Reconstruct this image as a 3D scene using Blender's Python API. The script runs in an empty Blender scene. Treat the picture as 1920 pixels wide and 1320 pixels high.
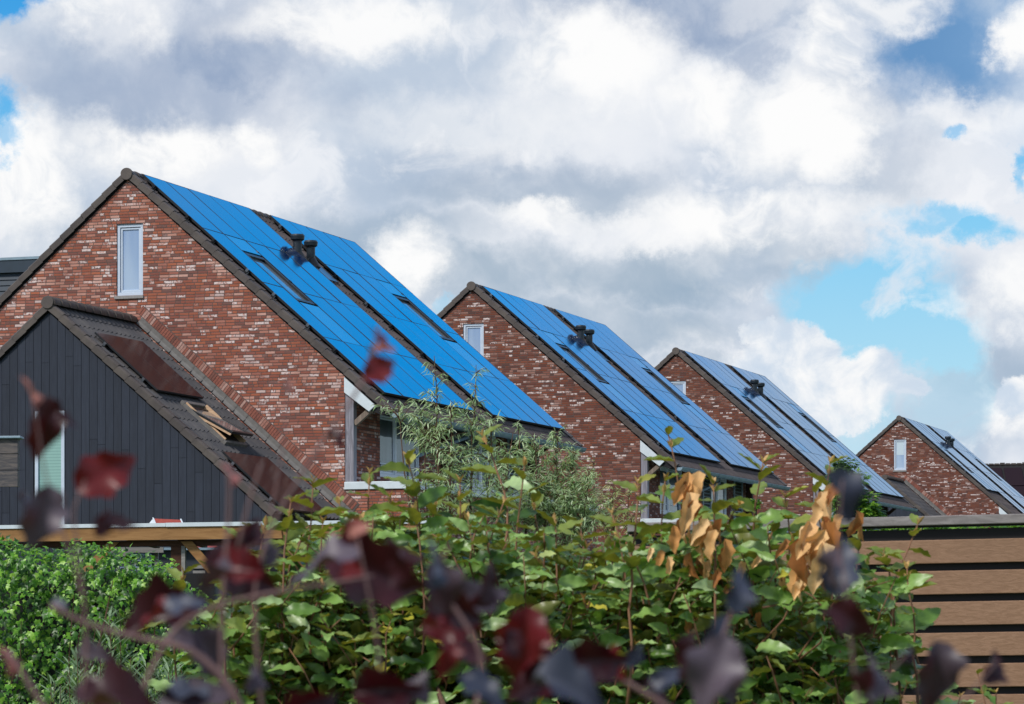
import bpy, math, random
import numpy as np
from mathutils import Vector, Matrix

S = bpy.context.scene
COL = S.collection
rnd = random.Random(7)

def lin(r, g, b):
    def f(c):
        c /= 255.0
        return c / 12.92 if c <= 0.04045 else ((c + 0.055) / 1.055) ** 2.4
    return (f(r), f(g), f(b), 1.0)

# ------------------------------------------------------------------ camera
EYE = 1.5
F = 6000.0                                   # focal length in photo pixels (photo is 1920 wide)
cam_d = bpy.data.cameras.new('camera')
cam = bpy.data.objects.new('camera', cam_d)
COL.objects.link(cam)
cam.location = (0, 0, EYE)
cam.rotation_euler = (math.radians(90), 0, 0)
cam_d.sensor_width = 36.0
cam_d.lens = F / 1920 * 36
cam_d.shift_y = (1200 - 660) / 1920
cam_d.clip_start = 0.1
cam_d.clip_end = 4000
cam_d.dof.use_dof = True
cam_d.dof.focus_distance = 75
cam_d.dof.aperture_fstop = 28
S.camera = cam

# ------------------------------------------------------------------ look
S.view_settings.view_transform = 'Standard'
S.view_settings.look = 'None'
S.view_settings.exposure = 0.0
S.view_settings.gamma = 1.0
S.render.engine = 'CYCLES'
S.cycles.max_bounces = 6
S.cycles.transparent_max_bounces = 8

# ------------------------------------------------------------------ sun
SUN = Vector((-0.50, -0.50, 0.72)).normalized()
sl = bpy.data.lights.new('sun', 'SUN')
sl.energy = 3.3
sl.angle = math.radians(9)
sl.color = (1.0, 0.955, 0.89)
so = bpy.data.objects.new('sun', sl)
COL.objects.link(so)
so.rotation_euler = SUN.to_track_quat('Z', 'Y').to_euler()
so.location = (-20, -20, 40)

# ------------------------------------------------------------------ world: broken cumulus over blue
W = bpy.data.worlds.new('World')
S.world = W
W.use_nodes = True
NT = W.node_tree
NT.nodes.clear()

class G:
    """tiny node-graph helper"""
    def __init__(self, nt):
        self.nt = nt
    def n(self, t, **kw):
        x = self.nt.nodes.new(t)
        for k, v in kw.items():
            setattr(x, k, v)
        return x
    def put(self, sock, v):
        if hasattr(v, 'links'):
            self.nt.links.new(v, sock)
        else:
            sock.default_value = v
    def m(self, op, a, b=0.0, c=0.0, clamp=False):
        x = self.n('ShaderNodeMath', operation=op, use_clamp=clamp)
        self.put(x.inputs[0], a); self.put(x.inputs[1], b); self.put(x.inputs[2], c)
        return x.outputs[0]
    def v(self, op, a, b=(0, 0, 0), c=(0, 0, 0)):
        x = self.n('ShaderNodeVectorMath', operation=op)
        self.put(x.inputs[0], a)
        if op not in ('LENGTH',):
            self.put(x.inputs[1], b)
        if op == 'MULTIPLY_ADD':
            self.put(x.inputs[2], c)
        return x.outputs['Value'] if op in ('LENGTH', 'DOT_PRODUCT') else x.outputs[0]
    def rng(self, v, a, b, c=0.0, d=1.0, smooth=True):
        x = self.n('ShaderNodeMapRange')
        if smooth:
            x.interpolation_type = 'SMOOTHSTEP'
        self.put(x.inputs['Value'], v)
        self.put(x.inputs['From Min'], a); self.put(x.inputs['From Max'], b)
        self.put(x.inputs['To Min'], c); self.put(x.inputs['To Max'], d)
        return x.outputs[0]
    def mix(self, f, a, b):
        x = self.n('ShaderNodeMix', data_type='RGBA')
        self.put(x.inputs[0], f); self.put(x.inputs[6], a); self.put(x.inputs[7], b)
        return x.outputs[2]
    def noise(self, vec, scale, detail=4, rough=0.55, dist=0.0):
        x = self.n('ShaderNodeTexNoise')
        self.put(x.inputs['Vector'], vec)
        x.inputs['Scale'].default_value = scale
        x.inputs['Detail'].default_value = detail
        x.inputs['Roughness'].default_value = rough
        x.inputs['Distortion'].default_value = dist
        return x
    def ramp(self, f, stops, interp='LINEAR'):
        x = self.n('ShaderNodeValToRGB')
        x.color_ramp.interpolation = interp
        e = x.color_ramp.elements
        while len(e) < len(stops):
            e.new(0.5)
        for i, (p, c) in enumerate(stops):
            e[i].position = p
            e[i].color = c
        self.put(x.inputs[0], f)
        return x.outputs[0]

g = G(NT)
tc = g.n('ShaderNodeTexCoord')
sep = g.n('ShaderNodeSeparateXYZ')
NT.links.new(tc.outputs['Generated'], sep.inputs[0])
az = g.m('ARCTAN2', sep.outputs[0], sep.outputs[1])
el = g.m('ARCSINE', sep.outputs[2])
comb = g.n('ShaderNodeCombineXYZ')
NT.links.new(g.m('MULTIPLY', az, 6.0), comb.inputs[0])
NT.links.new(g.m('MULTIPLY', el, 6.0), comb.inputs[1])
P0 = comb.outputs[0]                          # (azimuth, elevation) of the sky direction
warp1 = g.v('SUBTRACT', g.noise(P0, 3.2, 3).outputs['Color'], (0.5, 0.5, 0.5))
warp2 = g.v('SUBTRACT', g.noise(P0, 9.0, 6, 0.68).outputs['Color'], (0.5, 0.5, 0.5))
P1 = g.v('MULTIPLY_ADD', warp1, (0.20, 0.17, 0), P0)
P1 = g.v('MULTIPLY_ADD', warp2, (0.15, 0.13, 0), P1)

def blobs(lst, soft=0.38):
    """soft union of cloud masses: (azimuth px, height px, radius x, radius y, weight)"""
    acc = None
    for (x, y, rx, ry, w) in lst:
        cx, cy = (x - 960) / 1000.0, (1200 - y) / 1000.0
        sx, sy = 1000.0 / rx, 1000.0 / ry
        d = g.v('LENGTH', g.v('MULTIPLY_ADD', P1, (sx, sy, 0), (-cx * sx, -cy * sy, 0)))
        k = g.rng(d, 1.0 + soft, 1.0 - soft * 1.6, 0.0, w)
        acc = k if acc is None else g.m('MAXIMUM', acc, k)
    return acc

fine = g.noise(g.v('MULTIPLY_ADD', warp1, (0.25, 0.2, 0), P0), 5.0, 10, 0.62).outputs['Fac']
fine2 = g.noise(g.v('ADD', P0, (7.3, 2.1, 0)), 2.6, 6, 0.55).outputs['Fac']
# blue of the clear gaps: nishita tinted, paler towards the horizon
nish = g.n('ShaderNodeTexSky', sky_type='NISHITA')
nish.sun_disc = False
nish.sun_elevation = math.asin(SUN.z)
nish.sun_rotation = math.atan2(SUN.x, SUN.y)
nish_c = g.v('MULTIPLY', nish.outputs[0], (0.09, 0.09, 0.09))
elv = g.m('MULTIPLY', el, 6.0)
blue = g.ramp(g.m('DIVIDE', elv, 4.0, clamp=True), [
    (0.0, (0.58, 0.80, 0.90, 1)), (0.12, (0.42, 0.75, 0.94, 1)), (0.20, (0.21, 0.62, 0.95, 1)),
    (0.29, (0.03, 0.36, 0.82, 1)), (0.36, (0.015, 0.30, 0.80, 1)), (0.55, (0.02, 0.22, 0.66, 1)), (1.0, (0.03, 0.18, 0.55, 1))])
blue = g.mix(0.12, blue, nish_c)
cloud = g.mix(g.rng(fine2, 0.38, 0.62), lin(190, 204, 222), lin(232, 236, 243))
bill = g.noise(g.v('MULTIPLY_ADD', warp1, (0.3, 0.3, 0), P0), 4.2, 9, 0.6).outputs['Fac']
cloud = g.mix(g.rng(bill, 0.52, 0.62, 0.0, 0.6), cloud, lin(248, 249, 252))
dark = blobs([(450, 95, 170, 105, 1.0), (290, 175, 300, 120, 0.8), (1250, 40, 290, 75, 1.0), (1420, 120, 60, 50, 0.7), (1170, 520, 270, 65, 0.7),
              (1130, 610, 260, 60, 0.6), (1000, 355, 290, 65, 0.7), (700, 450, 250, 60, 0.55), (870, 535, 170, 65, 0.7), (850, 300, 150, 50, 0.4),
              (120, 415, 120, 45, 0.25), (1450, 480, 150, 70, 0.6), (1650, 330, 80, 80, 0.4), (640, 190, 60, 50, 0.35),
              (1500, 250, 60, 120, 0.3), (1850, 700, 120, 60, 0.4), (1290, 690, 110, 40, 0.5), (1850, 120, 200, 60, 0.3),
              (1610, 200, 60, 60, 0.4)])
c1 = g.mix(g.m('MULTIPLY', dark, g.rng(fine, 0.25, 0.6, 0.55, 1.0)), cloud,
           g.mix(g.rng(sep.outputs[2], 0.115, 0.17), lin(134, 162, 186), lin(152, 170, 198)))
lowgrey = blobs([(1735, 85, 150, 110, 1.1), (1790, 120, 110, 90, 1.0), (1700, 20, 60, 60, 0.8), (1905, 0, 70, 60, 0.7), ], 0.5)
c1 = g.mix(lowgrey, c1, lin(102, 148, 196))
c1 = g.mix(blobs([(2380, -20, 480, 420, 1.0)], 0.6), c1, (0.34, 0.54, 0.80, 1))
white = blobs([(60, 340, 95, 110, 1), (300, 275, 190, 62, 1), (490, 262, 60, 45, 1), (690, 55, 260, 60, 0.95),
               (1110, 130, 170, 90, 1), (1335, 190, 100, 65, 1), (1560, 100, 55, 90, 1), (1500, 240, 130, 100, 1),
               (1560, 290, 85, 70, 1), (1400, 405, 230, 62, 1), (1020, 415, 90, 35, 0.95), (760, 505, 65, 65, 1),
               (1888, 75, 48, 60, 1), (1880, 790, 70, 60, 1), (1730, 612, 110, 50, 0.9), (1900, 570, 80, 60, 0.9),
               (200, 60, 120, 60, 0.9), (880, 230, 300, 60, 0.45), (100, 520, 150, 60, 0.6), (1200, 430, 200, 40, 0.7),
               (1800, 215, 120, 40, 0.55), (1480, 470, 60, 30, 0.5), (1650, 20, 90, 45, 0.8), (1440, 20, 90, 40, 0.4),
               (300, 420, 250, 50, 0.3)])
c2 = g.mix(g.m('MULTIPLY', white, g.rng(fine, 0.36, 0.52, 0.35, 1.0)), c1, lin(253, 253, 253))
hole = blobs([(5, 0, 120, 60, 1.3), (0, 250, 62, 62, 1), (10, 300, 45, 30, 0.7), (1766, 268, 30, 22, 0.7), (1905, 330, 22, 62, 0.95),
              (1735, 430, 110, 36, 0.85), (1825, 460, 60, 40, 1), (1625, 560, 150, 92, 1.2), (1705, 655, 115, 75, 1.2),
              (1560, 620, 60, 60, 0.9), (1620, 800, 95, 80, 0.75), (1780, 760, 70, 120, 0.45), (838, 592, 24, 16, 0.5), (1680, 530, 70, 40, 0.8)], 0.3)
hole = g.m('MULTIPLY', hole, g.rng(fine, 0.66, 0.50, 0.25, 1.0))
c3 = g.mix(hole, c2, blue)
# bright cumulus heads in front of the gaps, crisp edges
cum = blobs([(1500, 650, 110, 60, 1), (1590, 720, 140, 70, 1), (1440, 720, 120, 80, 1), (1520, 770, 190, 40, 0.9), (1700, 745, 50, 30, 0.9), (1885, 760, 50, 55, 1), (1425, 620, 50, 35, 0.8)], 0.12)
cumc = g.mix(g.rng(fine, 0.36, 0.62), lin(205, 219, 235), lin(252, 252, 252))
c4 = g.mix(cum, c3, cumc)
# rest of the sky (outside the photo): open blue overhead to the north-east, broken cloud elsewhere
gen = g.noise(P0, 0.75, 8, 0.6).outputs['Fac']
far_c = g.mix(g.rng(gen, 0.42, 0.56), g.mix(0.25, blue, nish_c), lin(215, 222, 232))
# opening north-north-east above the photo: the stretch of sky the solar panels mirror
P2 = g.v('MULTIPLY_ADD', warp1, (0.35, 0.3, 0), P0)
veil = g.noise(g.v('ADD', P0, (3.1, 9.7, 0)), 1.9, 6, 0.6).outputs['Fac']
OPEN = g.mix(g.rng(veil, 0.44, 0.64, 0.0, 0.7), (0.0, 0.46, 1.20, 1), (0.20, 0.42, 0.80, 1))
dA = g.v('LENGTH', g.v('MULTIPLY_ADD', P2, (1 / 1.5, 1 / 1.0, 0), (-0.85 / 1.5, -2.42 / 1.0, 0)))
far_c = g.mix(g.rng(dA, 1.1, 0.75), far_c, OPEN)
inside = g.m('MULTIPLY', g.rng(elv, 1.62, 1.36), g.rng(g.m('ABSOLUTE', az), 0.34, 0.26))
sky = g.mix(inside, far_c, c4)
sky = g.mix(g.rng(sep.outputs[2], 0.0, -0.05), sky, (0.16, 0.17, 0.13, 1))
bg = g.n('ShaderNodeBackground')
NT.links.new(sky, bg.inputs[0])
bg.inputs[1].default_value = 1.0
wo = g.n('ShaderNodeOutputWorld')
NT.links.new(bg.outputs[0], wo.inputs[0])
W.cycles.sampling_method = 'MANUAL'
W.cycles.sample_map_resolution = 512

# ------------------------------------------------------------------ materials
def newmat(name):
    m = bpy.data.materials.new(name)
    m.use_nodes = True
    nt = m.node_tree
    nt.nodes.clear()
    gg = G(nt)
    out = gg.n('ShaderNodeOutputMaterial')
    return m, gg, out

def simple(name, col, rough=0.6, var=0.15, scale=6.0, spec=0.5, metal=0.0, bump=0.0, stretch=(1, 1, 1), tint=None):
    m, gg, out = newmat(name)
    t = gg.n('ShaderNodeTexCoord')
    vec = gg.v('MULTIPLY', t.outputs['Object'], stretch)
    nz = gg.noise(vec, scale, 5, 0.6)
    c = lin(*col)
    lo = tuple(x * (1 - var) for x in c[:3]) + (1,)
    hi = tuple(min(1, x * (1 + var)) for x in c[:3]) + (1,)
    if tint:
        hi = lin(*tint)
    cc = gg.mix(gg.rng(nz.outputs['Fac'], 0.3, 0.7), lo, hi)
    p = gg.n('ShaderNodeBsdfPrincipled')
    gg.put(p.inputs['Base Color'], cc)
    p.inputs['Roughness'].default_value = rough
    p.inputs['Metallic'].default_value = metal
    p.inputs['Specular IOR Level'].default_value = spec
    if bump:
        b = gg.n('ShaderNodeBump')
        b.inputs['Strength'].default_value = bump
        b.inputs['Distance'].default_value = 0.01
        gg.put(b.inputs['Height'], nz.outputs['Fac'])
        gg.put(p.inputs['Normal'], b.outputs[0])
    gg.put(out.inputs[0], p.outputs[0])
    return m

def brick_mat(name, shift, bright=1.0, white=0.62, along=None):
    m, gg, out = newmat(name)
    t = gg.n('ShaderNodeTexCoord')
    s = gg.n('ShaderNodeSeparateXYZ')
    gg.put(s.inputs[0], t.outputs['Object'])
    nz = gg.noise(t.outputs['Object'], 9.0, 3)
    ns = gg.n('ShaderNodeSeparateXYZ')
    gg.put(ns.inputs[0], nz.outputs['Color'])
    u = gg.m('ADD', gg.m('ADD', s.outputs[0], s.outputs[1]), shift)
    v = gg.m('ADD', s.outputs[2], 20.0 + shift * 0.37)
    u = gg.m('ADD', u, gg.m('MULTIPLY', gg.m('SUBTRACT', ns.outputs[0], 0.5), 0.02))
    v = gg.m('ADD', v, gg.m('MULTIPLY', gg.m('SUBTRACT', ns.outputs[1], 0.5), 0.012))
    vr = gg.m('DIVIDE', v, 0.0625)
    row = gg.m('FLOOR', vr)
    fv = gg.m('FRACT', vr)
    wn = gg.n('ShaderNodeTexWhiteNoise', noise_dimensions='1D')
    gg.put(wn.inputs['W'], row)
    uu = gg.m('ADD', gg.m('DIVIDE', u, 0.222), gg.m('MULTIPLY', wn.outputs['Value'], 7.0))
    cell = gg.m('FLOOR', uu)
    fu = gg.m('FRACT', uu)
    def wn2(a, b, off):
        c = gg.n('ShaderNodeCombineXYZ')
        gg.put(c.inputs[0], a); gg.put(c.inputs[1], b); c.inputs[2].default_value = off
        w = gg.n('ShaderNodeTexWhiteNoise', noise_dimensions='3D')
        gg.put(w.inputs[0], c.outputs[0])
        return w
    sp = gg.m('GREATER_THAN', wn2(cell, row, 0.5).outputs['Value'], 0.74)
    fu2x = gg.m('MULTIPLY', fu, gg.m('ADD', 1.0, sp))
    sub = gg.m('FLOOR', fu2x)
    fu2 = gg.m('FRACT', fu2x)
    cell2 = gg.m('ADD', cell, gg.m('MULTIPLY', sub, 0.37))
    idn = wn2(cell2, row, 3.3)
    ids = gg.n('ShaderNodeSeparateXYZ')
    gg.put(ids.inputs[0], idn.outputs['Color'])
    bw = gg.m('DIVIDE', 0.222, gg.m('ADD', 1.0, sp))
    du = gg.m('MULTIPLY', gg.m('MINIMUM', fu2, gg.m('SUBTRACT', 1.0, fu2)), bw)
    dv = gg.m('MULTIPLY', gg.m('MINIMUM', fv, gg.m('SUBTRACT', 1.0, fv)), 0.0625)
    d = gg.m('MINIMUM', gg.m('MULTIPLY', du, 1.15), dv)
    rough_n = gg.noise(t.outputs['Object'], 60.0, 2)
    d = gg.m('ADD', d, gg.m('MULTIPLY', gg.m('SUBTRACT', rough_n.outputs['Fac'], 0.5), 0.006))
    brick = gg.rng(d, 0.0045, 0.0085)
    B = bright
    def k(r, gr, b):
        c = lin(r, gr, b)
        return (min(1, c[0] * B), min(1, c[1] * B), min(1, c[2] * B), 1)
    pal = gg.ramp(ids.outputs[0], [(0.0, k(112, 84, 78)), (0.06, k(120, 80, 72)), (0.12, k(134, 80, 68)), (0.28, k(150, 86, 66)),
                                   (0.42, k(160, 92, 68)), (0.56, k(170, 100, 74)), (0.62, k(144, 88, 76)), (0.74, k(166, 108, 92)),
                                   (0.87, k(188, 136, 120)), (1.0, k(202, 158, 144))])
    # zones where paler bricks were laid
    zone = gg.noise(t.outputs['Object'], 1.1, 3)
    pal = gg.mix(gg.m('MULTIPLY', gg.rng(zone.outputs['Fac'], 0.62, 0.36), 0.35), pal, k(122, 72, 62))
    # lime smears on some bricks
    sm = gg.noise(t.outputs['Object'], 17.0, 4, 0.7)
    wh = gg.m('MULTIPLY', gg.rng(sm.outputs['Fac'], 0.40, 0.56), gg.rng(gg.m('ADD', ids.outputs[1], gg.m('MULTIPLY', gg.m('SUBTRACT', zone.outputs['Fac'], 0.5), 0.6)), 1 - white * 0.42, 1.0))
    pal = gg.mix(gg.m('MINIMUM', gg.m('MULTIPLY', wh, 1.3), 1.0), pal, lin(226, 208, 204))
    pal = gg.mix(gg.m('MULTIPLY', gg.m('GREATER_THAN', ids.outputs[2], 1 - 0.05 * white), 0.7), pal, lin(218, 200, 196))
    wz = gg.noise(gg.v('MULTIPLY', t.outputs['Object'], (2.2, 2.2, 0.35)), 1.0, 4, 0.6)
    pal = gg.mix(gg.rng(wz.outputs['Fac'], 0.52, 0.74, 0, 0.28), pal, k(96, 66, 58))
    grit = gg.noise(t.outputs['Object'], 120.0, 2)
    pal = gg.mix(gg.rng(grit.outputs['Fac'], 0.6, 0.3, 0.0, 0.35), pal, k(90, 60, 54))
    mort = gg.mix(gg.rng(rough_n.outputs['Fac'], 0.3, 0.7), lin(84, 70, 66), lin(112, 98, 92))
    col = gg.mix(brick, mort, pal)
    p = gg.n('ShaderNodeBsdfPrincipled')
    gg.put(p.inputs['Base Color'], col)
    p.inputs['Roughness'].default_value = 0.88
    p.inputs['Specular IOR Level'].default_value = 0.25
    b = gg.n('ShaderNodeBump')
    b.inputs['Strength'].default_value = 0.9
    b.inputs['Distance'].default_value = 0.012
    h = gg.m('ADD', gg.m('MULTIPLY', brick, gg.m('ADD', 0.7, gg.m('MULTIPLY', ids.outputs[2], 0.5))), gg.m('MULTIPLY', grit.outputs['Fac'], 0.25))
    gg.put(b.inputs['Height'], h)
    gg.put(p.inputs['Normal'], b.outputs[0])
    gg.put(out.inputs[0], p.outputs[0])
    return m

def tile_mat(name, col, col2):
    m, gg, out = newmat(name)
    t = gg.n('ShaderNodeTexCoord')
    n1 = gg.noise(t.outputs['Object'], 2.2, 5, 0.65)
    n2 = gg.noise(t.outputs['Object'], 45.0, 3, 0.6)
    geo = gg.n('ShaderNodeNewGeometry')
    c = gg.mix(gg.rng(n1.outputs['Fac'], 0.35, 0.68), lin(*col), lin(*col2))
    isl = gg.rng(geo.outputs['Random Per Island'], 0, 1, 0.85, 1.18, False)
    c = gg.v('SCALE', c)
    c.node.inputs['Scale'].default_value = 1.0
    gg.put(c.node.inputs['Scale'], isl)
    c = gg.mix(gg.rng(n2.outputs['Fac'], 0.56, 0.72, 0, 0.25), c, lin(92, 88, 80))
    p = gg.n('ShaderNodeBsdfPrincipled')
    gg.put(p.inputs['Base Color'], c)
    p.inputs['Roughness'].default_value = 0.62
    p.inputs['Specular IOR Level'].default_value = 0.35
    gg.put(out.inputs[0], p.outputs[0])
    return m

def panel_mat(name, base, ior=1.6, rough=0.06):
    m, gg, out = newmat(name)
    t = gg.n('ShaderNodeTexCoord')
    n = gg.noise(t.outputs['Object'], 1.2, 3)
    oi = gg.n('ShaderNodeObjectInfo')
    p = gg.n('ShaderNodeBsdfPrincipled')
    a = lin(*base)
    b = (a[0] * 1.3, a[1] * 1.15, a[2] * 1.15, 1)
    gg.put(p.inputs['Base Color'], gg.mix(oi.outputs['Random'], a, b))
    p.inputs['IOR'].default_value = ior
    gg.put(p.inputs['Roughness'], gg.rng(n.outputs['Fac'], 0.3, 0.7, rough, rough + 0.05))
    p.inputs['Coat Weight'].default_value = 0.5 if ior > 1.4 else 0.0
    p.inputs['Specular IOR Level'].default_value = 0.5 if ior > 1.4 else 0.22
    p.inputs['Coat Roughness'].default_value = rough
    gg.put(out.inputs[0], p.outputs[0])
    return m

def wood_mat(name, c1, c2, axis='x', scale=3.0, rough=0.7):
    st = {'x': (1, 14, 14), 'y': (14, 1, 14), 'z': (14, 14, 1)}[axis]
    m, gg, out = newmat(name)
    t = gg.n('ShaderNodeTexCoord')
    vec = gg.v('MULTIPLY', t.outputs['Object'], st)
    n = gg.noise(vec, scale, 6, 0.65, 0.6)
    n2 = gg.noise(t.outputs['Object'], 1.7, 3)
    geo = gg.n('ShaderNodeNewGeometry')
    c = gg.mix(gg.rng(n.outputs['Fac'], 0.34, 0.68), lin(*c1), lin(*c2))
    c = gg.mix(gg.rng(n2.outputs['Fac'], 0.4, 0.7, 0, 0.4), c, tuple(x * 0.72 for x in lin(*c2)[:3]) + (1,))
    c = gg.v('SCALE', c)
    gg.put(c.node.inputs['Scale'], gg.rng(geo.outputs['Random Per Island'], 0, 1, 0.86, 1.12, False))
    p = gg.n('ShaderNodeBsdfPrincipled')
    gg.put(p.inputs['Base Color'], c)
    p.inputs['Roughness'].default_value = rough
    p.inputs['Specular IOR Level'].default_value = 0.3
    b = gg.n('ShaderNodeBump')
    b.inputs['Strength'].default_value = 0.35
    b.inputs['Distance'].default_value = 0.006
    gg.put(b.inputs['Height'], n.outputs['Fac'])
    gg.put(p.inputs['Normal'], b.outputs[0])
    gg.put(out.inputs[0], p.outputs[0])
    return m

def leaf_mat(name, stops, back=None, rough=0.42, trans=0.22, spec=0.45, tcol=None, nscale=30.0):
    m, gg, out = newmat(name)
    geo = gg.n('ShaderNodeNewGeometry')
    t = gg.n('ShaderNodeTexCoord')
    c = gg.ramp(geo.outputs['Random Per Island'], [(p, lin(*q)) for p, q in stops])
    n = gg.noise(t.outputs['Object'], nscale, 3)
    c = gg.v('SCALE', c)
    gg.put(c.node.inputs['Scale'], gg.rng(n.outputs['Fac'], 0.3, 0.7, 0.78, 1.2, False))
    if back:
        c = gg.mix(geo.outputs['Backfacing'], c, lin(*back))
    p = gg.n('ShaderNodeBsdfPrincipled')
    gg.put(p.inputs['Base Color'], c)
    p.inputs['Roughness'].default_value = rough
    p.inputs['Specular IOR Level'].default_value = spec
    tr = gg.n('ShaderNodeBsdfTranslucent')
    if tcol:
        tr.inputs[0].default_value = lin(*tcol)
    else:
        cc = gg.v('MULTIPLY', c, (1.5, 1.6, 0.6))
        gg.put(tr.inputs[0], cc)
    mx = gg.n('ShaderNodeMixShader')
    mx.inputs[0].default_value = trans
    gg.put(mx.inputs[1], p.outputs[0])
    gg.put(mx.inputs[2], tr.outputs[0])
    gg.put(out.inputs[0], mx.outputs[0])
    return m

def glass_mat(name, col, rough=0.03, ior=1.5, stripes=0.0, col2=None):
    """window pane: dark room or blind behind a reflecting pane"""
    m, gg, out = newmat(name)
    t = gg.n('ShaderNodeTexCoord')
    n = gg.noise(gg.v('MULTIPLY', t.outputs['Object'], (2.2, 2.2, 0.35)), 1.1, 1)
    c = gg.mix(gg.rng(n.outputs['Fac'], 0.35, 0.65), lin(*col), lin(*(col2 or col)))
    if stripes:
        s = gg.n('ShaderNodeSeparateXYZ')
        gg.put(s.inputs[0], t.outputs['Object'])
        fr = gg.m('FRACT', gg.m('MULTIPLY', s.outputs[2], stripes))
        c = gg.mix(gg.rng(fr, 0.65, 0.9, 0, 0.45), c, tuple(x * 0.45 for x in lin(*col)[:3]) + (1,))
    p = gg.n('ShaderNodeBsdfPrincipled')
    gg.put(p.inputs['Base Color'], c)
    p.inputs['Roughness'].default_value = 0.5
    p.inputs['Coat Weight'].default_value = 1.0
    p.inputs['Coat Roughness'].default_value = rough
    p.inputs['Coat IOR'].default_value = ior
    gg.put(out.inputs[0], p.outputs[0])
    return m

M = {}
M['tile'] = tile_mat('concrete roof tile', (70, 64, 64), (86, 78, 77))
M['tile_h'] = tile_mat('verge tile', (74, 67, 65), (90, 82, 77))
M['tile_e'] = tile_mat('extension roof tile', (66, 65, 68), (82, 79, 79))
M['panel'] = panel_mat('sky tinted solar glass', (2, 40, 88), 1.75, 0.09)  # blue of the mirrored sky partly put into the base colour
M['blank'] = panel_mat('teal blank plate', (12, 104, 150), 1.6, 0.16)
M['bpanel'] = panel_mat('black solar glass', (34, 24, 30), 1.3, 0.12)
M['frame_dk'] = simple('black aluminium', (22, 26, 30), 0.4, 0.1)
M['rail'] = simple('dark rail', (30, 32, 36), 0.4, 0.1, metal=0.4)
M['clip'] = simple('bare aluminium clip', (120, 126, 132), 0.3, 0.1, metal=0.8)
M['white'] = simple('white frame paint', (190, 202, 218), 0.45, 0.05)
M['whiteboard'] = simple('white bargeboard', (206, 216, 222), 0.5, 0.05)
M['sill'] = simple('grey stone sill', (140, 136, 134), 0.8, 0.12, 20)
M['glass'] = glass_mat('bedroom window glass', (112, 142, 186), 0.02, 1.6, col2=(160, 180, 205))
M['glass_dk'] = glass_mat('dark window glass', (56, 68, 78), 0.03, 1.5, col2=(96, 110, 122))
M['blind'] = glass_mat('glass over pale blind', (112, 156, 152), 0.03, 1.45, stripes=16, col2=(132, 172, 164))
M['roller'] = glass_mat('glass over roller blind', (190, 205, 215), 0.03, 1.4)
M['zinc'] = simple('zinc gutter', (128, 150, 164), 0.5, 0.12, 5, metal=0.1)
M['lead'] = simple('pale lead flashing', (104, 101, 98), 0.6, 0.15, 9, bump=0.4)
M['clad'] = wood_mat('slate blue cladding board', (40, 45, 57), (47, 53, 66), 'z', 2.0)
M['dormer'] = simple('dark dormer cladding', (34, 50, 64), 0.55, 0.1, 5)
M['vent'] = simple('dark vent plastic', (26, 38, 48), 0.42, 0.1)
M['soffit'] = simple('dark soffit', (20, 20, 24), 0.8, 0.1)
M['shutter'] = simple('shutter paint', (150, 168, 178), 0.5, 0.1)
M['post'] = wood_mat('weathered grey post', (118, 116, 124), (160, 158, 168), 'z', 2.0)
M['brace'] = wood_mat('brown grey brace', (112, 98, 88), (146, 130, 116), 'z', 2.0)
M['brownwood'] = wood_mat('brown timber', (70, 46, 38), (90, 62, 52), 'z', 2.0)
M['fence'] = wood_mat('brown fence slat', (138, 106, 82), (156, 122, 97), 'x', 7.0)
M['rail_top'] = wood_mat('grey fence rail', (116, 110, 108), (152, 146, 144), 'x', 2.5)
M['beam'] = wood_mat('larch beam', (136, 98, 58), (160, 120, 76), 'x', 1.6)
M['joist'] = wood_mat('dark joist', (60, 34, 22), (84, 52, 36), 'x', 1.6)
M['barn'] = wood_mat('weathered plank', (62, 64, 72), (112, 104, 100), 'x', 2.2)
M['greywood'] = wood_mat('grey timber', (120, 118, 116), (150, 146, 142), 'x', 2.2)
M['pinewood'] = wood_mat('pine window lining', (186, 150, 118), (206, 174, 142), 'x', 2.2)
M['black'] = simple('black board', (20, 17, 17), 0.7, 0.15)
M['redroof'] = simple('small red roof', (150, 62, 50), 0.7, 0.12, 20)
M['grass'] = simple('lawn', (60, 82, 34), 0.9, 0.3, 3)
M['shed'] = simple('dark shed cladding', (40, 46, 54), 0.7, 0.1)
M['bark'] = simple('brown bark', (92, 66, 50), 0.8, 0.25, 30)
M['bark_p'] = simple('purple brown twig', (112, 84, 82), 0.6, 0.2, 30)
M['stem_y'] = simple('young rusty stem', (126, 88, 62), 0.7, 0.2, 30)

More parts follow.
